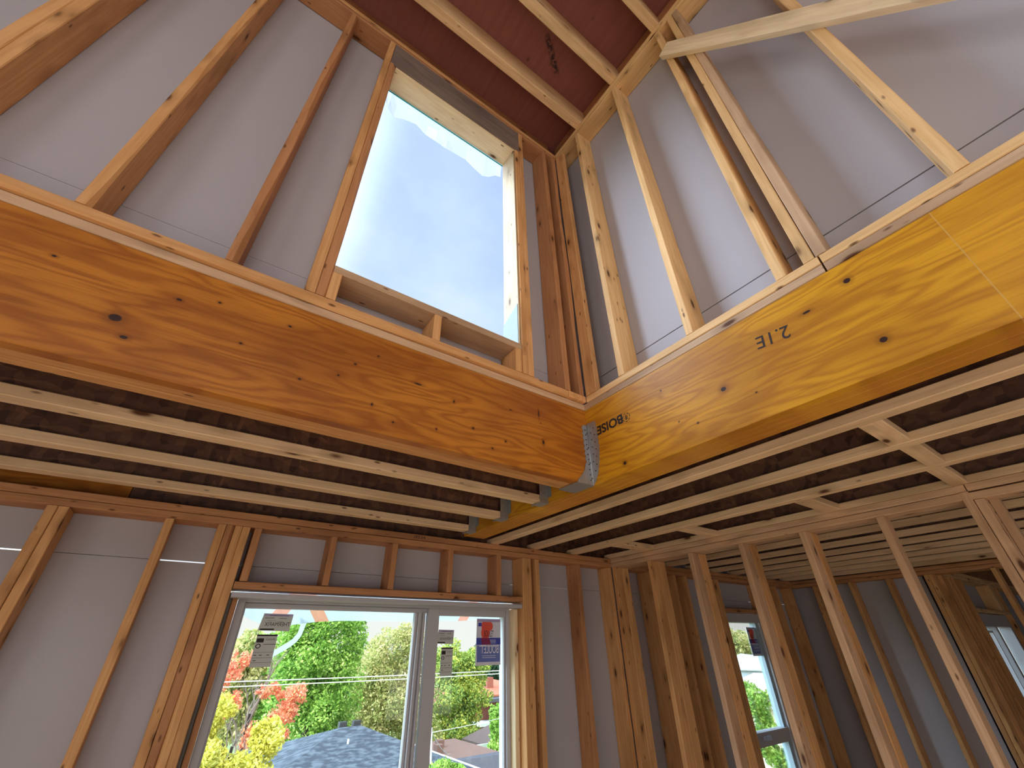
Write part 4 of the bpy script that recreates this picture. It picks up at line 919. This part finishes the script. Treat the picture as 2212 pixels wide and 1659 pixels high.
tree(7.1, 13.5, 'small green tree top at the bottom edge of the right pane', [(7.0, 13.5, -2.85, 0.45, 0.5, 0.30), (7.5, 13.5, -3.0, 0.38, 0.4, 0.26)], 5200, 0.045, G_, 0.06, 9, hollow=0.2, k=0.8)
tree(13.3, 20.5, 'slender light green tree beside the white fence', [(13.45, 20.5, -3.1, 0.42, 0.45, 0.85), (13.3, 20.5, -4.0, 0.4, 0.4, 0.5)], 4500, 0.06, G_, 0.07, 10, hollow=0.2, GZ0=-4.98)
tree(22.5, 36, 'dark conifer beyond the brick house', [(22.3, 36, -0.9, 1.6, 1.2, 1.2), (23.5, 36, -1.2, 1.6, 1.2, 1.6), (22.5, 36, -2.2, 2.0, 1.3, 1.6)], 8000, 0.12, Dg, 0.25, 11, k=1.35)
for i, (x, y, z, s, lb) in enumerate([(-7.0, 38, -1.0, 3.2, 'distant tree row, leftmost crown behind the maple'), (6, 40, -1.4, 3.4, 'distant crown between the green and olive trees'), (17.5, 50, -2.6, 3.2, 'distant crown behind the gap of the window mullion')]):
    tree(x, y, lb, [(x, y, z, s * 1.3, 2, s * 0.7), (x + 2, y, z - 1.4, s, 2, s * 0.7)], 9000, 0.16, O_ if i != 1 else G_, 0.3, 20 + i, group='distant trees')
# view through the narrow side window
tree(30.5, 17.2, 'rounded shrub tree in front of the cream house, seen through the narrow window', [(30.5, 17.5, -3.0, 1.0, 1.0, 1.1), (30.2, 17.6, -4.6, 1.1, 1.0, 1.0), (30.8, 17.0, -5.6, 1.2, 1.0, 0.7)], 6500, 0.10, G_, 0.15, 31, hollow=0.2, k=0.9)
tree(58, 34.2, 'hazy tree line seen at the top of the narrow window', [(57, 33.7, -0.6, 3.4, 2.2, 2.1), (60, 35, -1.0, 3.4, 2.2, 2.3)], 9000, 0.18, O_, 0.3, 32)

def shingle_mat():
    m, t, b = new_mat('blue_grey_shingles')
    co = t.node('ShaderNodeTexCoord').outputs['Object']
    n = t.node('ShaderNodeTexNoise', Vector=t.vm('MULTIPLY', co, (4.5, 7.0, 7.0)), Scale=1.0, Detail=3.0).outputs[0]
    t.l.new(t.ramp(n, [(0.42, (0.025, 0.034, 0.052)), (0.52, (0.048, 0.064, 0.088)), (0.62, (0.08, 0.10, 0.13))]), b.inputs['Base Color'])
    b.inputs['Roughness'].default_value = 0.85
    return m
M_shing = shingle_mat()
M_brn = plain('brown_flat_roof', (0.15, 0.085, 0.07), 0.9, noise=0.15, nscale=3)
M_dkroof = plain('dark_grey_shingles', (0.07, 0.075, 0.10), 0.85, noise=0.3, nscale=9)
M_brick = plain('red_brick', (0.26, 0.09, 0.065), 0.9, noise=0.2, nscale=6)
M_cream = plain('cream_render', (0.72, 0.66, 0.52), 0.8)
M_wht = plain('white_siding', (0.45, 0.50, 0.53), 0.7)
M_blk = plain('black_metal', (0.03, 0.03, 0.035), 0.6)
def hip(name, x0, x1, y0, y1, z, ra, rb, rz, mat, parent):
    bm = bmesh.new(); c = Vector(((x0 + x1) / 2, (y0 + y1) / 2, z + H))
    co = [(x0, y0, z), (x1, y0, z), (x1, y1, z), (x0, y1, z), (*ra, rz), (*rb, rz), (x0, y0, z - .12), (x1, y0, z - .12), (x1, y1, z - .12), (x0, y1, z - .12)]
    v = [bm.verts.new(Vector((a, b, q + H)) - c) for a, b, q in co]
    for f in ((0, 1, 5, 4), (1, 2, 5), (2, 3, 4, 5), (3, 0, 4), (0, 6, 7, 1), (1, 7, 8, 2), (2, 8, 9, 3), (3, 9, 6, 0), (9, 8, 7, 6)): bm.faces.new([v[i] for i in f])
    return link(name, bm_mesh(name, bm), mat, parent, loc=c)
h1 = empty('house', (5.3, 15, GZ0), 'nearest neighbouring house with a blue-grey shingled hip roof', 'house')
hip('roof', 0.6, 8.6, 11.6, 19.5, -3.05, (4.95, 16.0), (5.55, 16.0), -1.95, M_shing, h1)
boxes('wall', [(0.9, 8.3, 11.9, 19.2, GZ0, -3.17)], M_brick, parent=h1)
boxes('gutter', [(0.55, 8.65, 11.5, 11.62, -3.17, -3.03), (8.58, 8.70, 11.5, 19.5, -3.17, -3.03)], M_wht, parent=h1)
for x in (4.93, 5.35): boxes('roof_vent', [(x, x + .22, 16.1, 16.3, -2.1, -1.84)], M_blk, parent=h1, bevel=.01)
tube('vent_pipe', [(4.9, 15.0, -2.4), (4.9, 15.0, -2.1)], .03, M_wht, h1)
h2 = empty('house', (9.5, 16, GZ0), 'low building with a brown flat roof and dark mansard edge', 'house')
boxes('roof', [(8.8, 11.0, 16.6, 20.0, -3.45, -3.20)], M_brn, parent=h2)
prism('mansard', [(16.6, -3.2), (16.45, -3.25), (15.9, -3.9), (16.6, -3.9)], 'x', 8.9, 11.25, M_dkroof, h2)
boxes('wall', [(8.9, 11.0, 16.62, 19.9, GZ0, -3.47)], M_brick, parent=h2)
boxes('roof_box', [(9.0, 9.25, 17.6, 17.9, -3.2, -2.95)], M_brn, parent=h2)
boxes('roof_box', [(9.55, 9.8, 18.6, 18.9, -3.2, -2.98)], M_brn, parent=h2)
h3 = empty('house', (22.0, 36, GZ0), 'brick house with a chimney, behind the yellow-green tree', 'house')
boxes('wall', [(20.4, 27.0, 34.6, 42.0, GZ0, -3.1)], M_brick, parent=h3)
hip('roof', 20.0, 27.4, 34.1, 42.4, -3.15, (23.4, 38.0), (24.1, 38.0), -2.3, plain('terracotta_roof', (0.36, 0.13, 0.08), 0.9, noise=0.1), h3)
boxes('chimney', [(22.4, 23.0, 35.6, 36.2, -3.3, -2.1)], M_brick, parent=h3)
boxes('porch_roof', [(21.0, 24.0, 33.0, 34.6, -3.5, -3.3)], M_dkroof, parent=h3)
boxes('balcony', [(20.4, 24.5, 33.2, 34.6, -4.9, -4.7)], M_wht, parent=h3)
sh = empty('shed', (16.2, 23.7, GZ0), 'dark-roofed shed below the brick house', 'shed')
boxes('wall', [(14.4, 18.0, 22.6, 24.8, GZ0, -4.05)], M_brick, parent=sh)
hip('roof', 14.2, 18.2, 22.3, 25.0, -4.05, (15.6, 23.7), (16.8, 23.7), -3.3, plain('black_brown_roof', (0.10, 0.07, 0.07), 0.9, noise=0.3), sh)
boxes('fence', [(11.9, 17.0, 21.8, 21.9, GZ0, -3.85)], M_wht, label='white board fence beside the low brown-roofed building', cat='fence')
boxes('yard', [(11.3, 17.0, 17.0, 21.75, GZ0, -5.0)], plain('mown_lawn', (0.25, 0.42, 0.14), 0.9, noise=0.2, nscale=2), label='mown lawn in front of the white fence', cat='lawn')
mast = tube('utility_mast', [(5.98, 11.3, GZ0), (5.60, 11.3, -1.56)], .022, M_wht, label='slim white service mast by the left edge of the right pane', cat='mast')
def cable(name, a, b, sag, label, r=.009, n=16):
    pts = [(a[0] + (b[0] - a[0]) * t, a[1] + (b[1] - a[1]) * t, a[2] + (b[2] - a[2]) * t - sag * 4 * t * (1 - t)) for t in [k / n for k in range(n + 1)]]
    tube(name, pts, r, M_wire, seg=6, label=label, cat='cable', group='overhead cables')
cable('overhead_cable', (-6, 8.6, -0.22), (14.0, 9.8, -0.38), 0.13, 'upper one of the two overhead cables crossing the lower window')
cable('overhead_cable', (-6, 8.6, -0.28), (14.0, 9.8, -0.40), 0.15, 'lower one of the two overhead cables crossing the lower window')
cable('overhead_cable', (5.62, 11.3, -1.65), (17.5, 21.6, -2.5), 0.1, 'thin service cable running from the white mast towards the sheds', r=.009)
cable('overhead_cable', (5.62, 11.3, -1.65), (9.1, 16.8, -3.1), 0.1, 'short drooping cable from the white mast to the brown roof', r=.008)
h4 = empty('house', (35, 19, GZ0), 'cream house with a grey-brown roof, seen through the narrow window', 'house')
boxes('wall', [(31.5, 38.0, 15.0, 22.0, GZ0, -3.3)], M_cream, parent=h4)
hip('roof', 31.0, 38.5, 14.4, 22.6, -3.3, (34.5, 17.5), (34.5, 19.5), -1.8, plain('grey_brown_roof', (0.42, 0.36, 0.35), 0.9, noise=0.1), h4)
boxes('window', [(31.46, 31.49, 17.6, 18.3, -5.0, -3.9)], M_tapeg, parent=h4)
h5 = empty('house', (44, 26, GZ0), 'white-roofed building beyond the cream house', 'house')
boxes('wall', [(42, 52, 22, 32, GZ0, -1.9)], M_wht, parent=h5)
hip('roof', 41.6, 52.4, 21.6, 32.4, -1.9, (45, 26), (48, 28), -0.9, M_wht, h5)
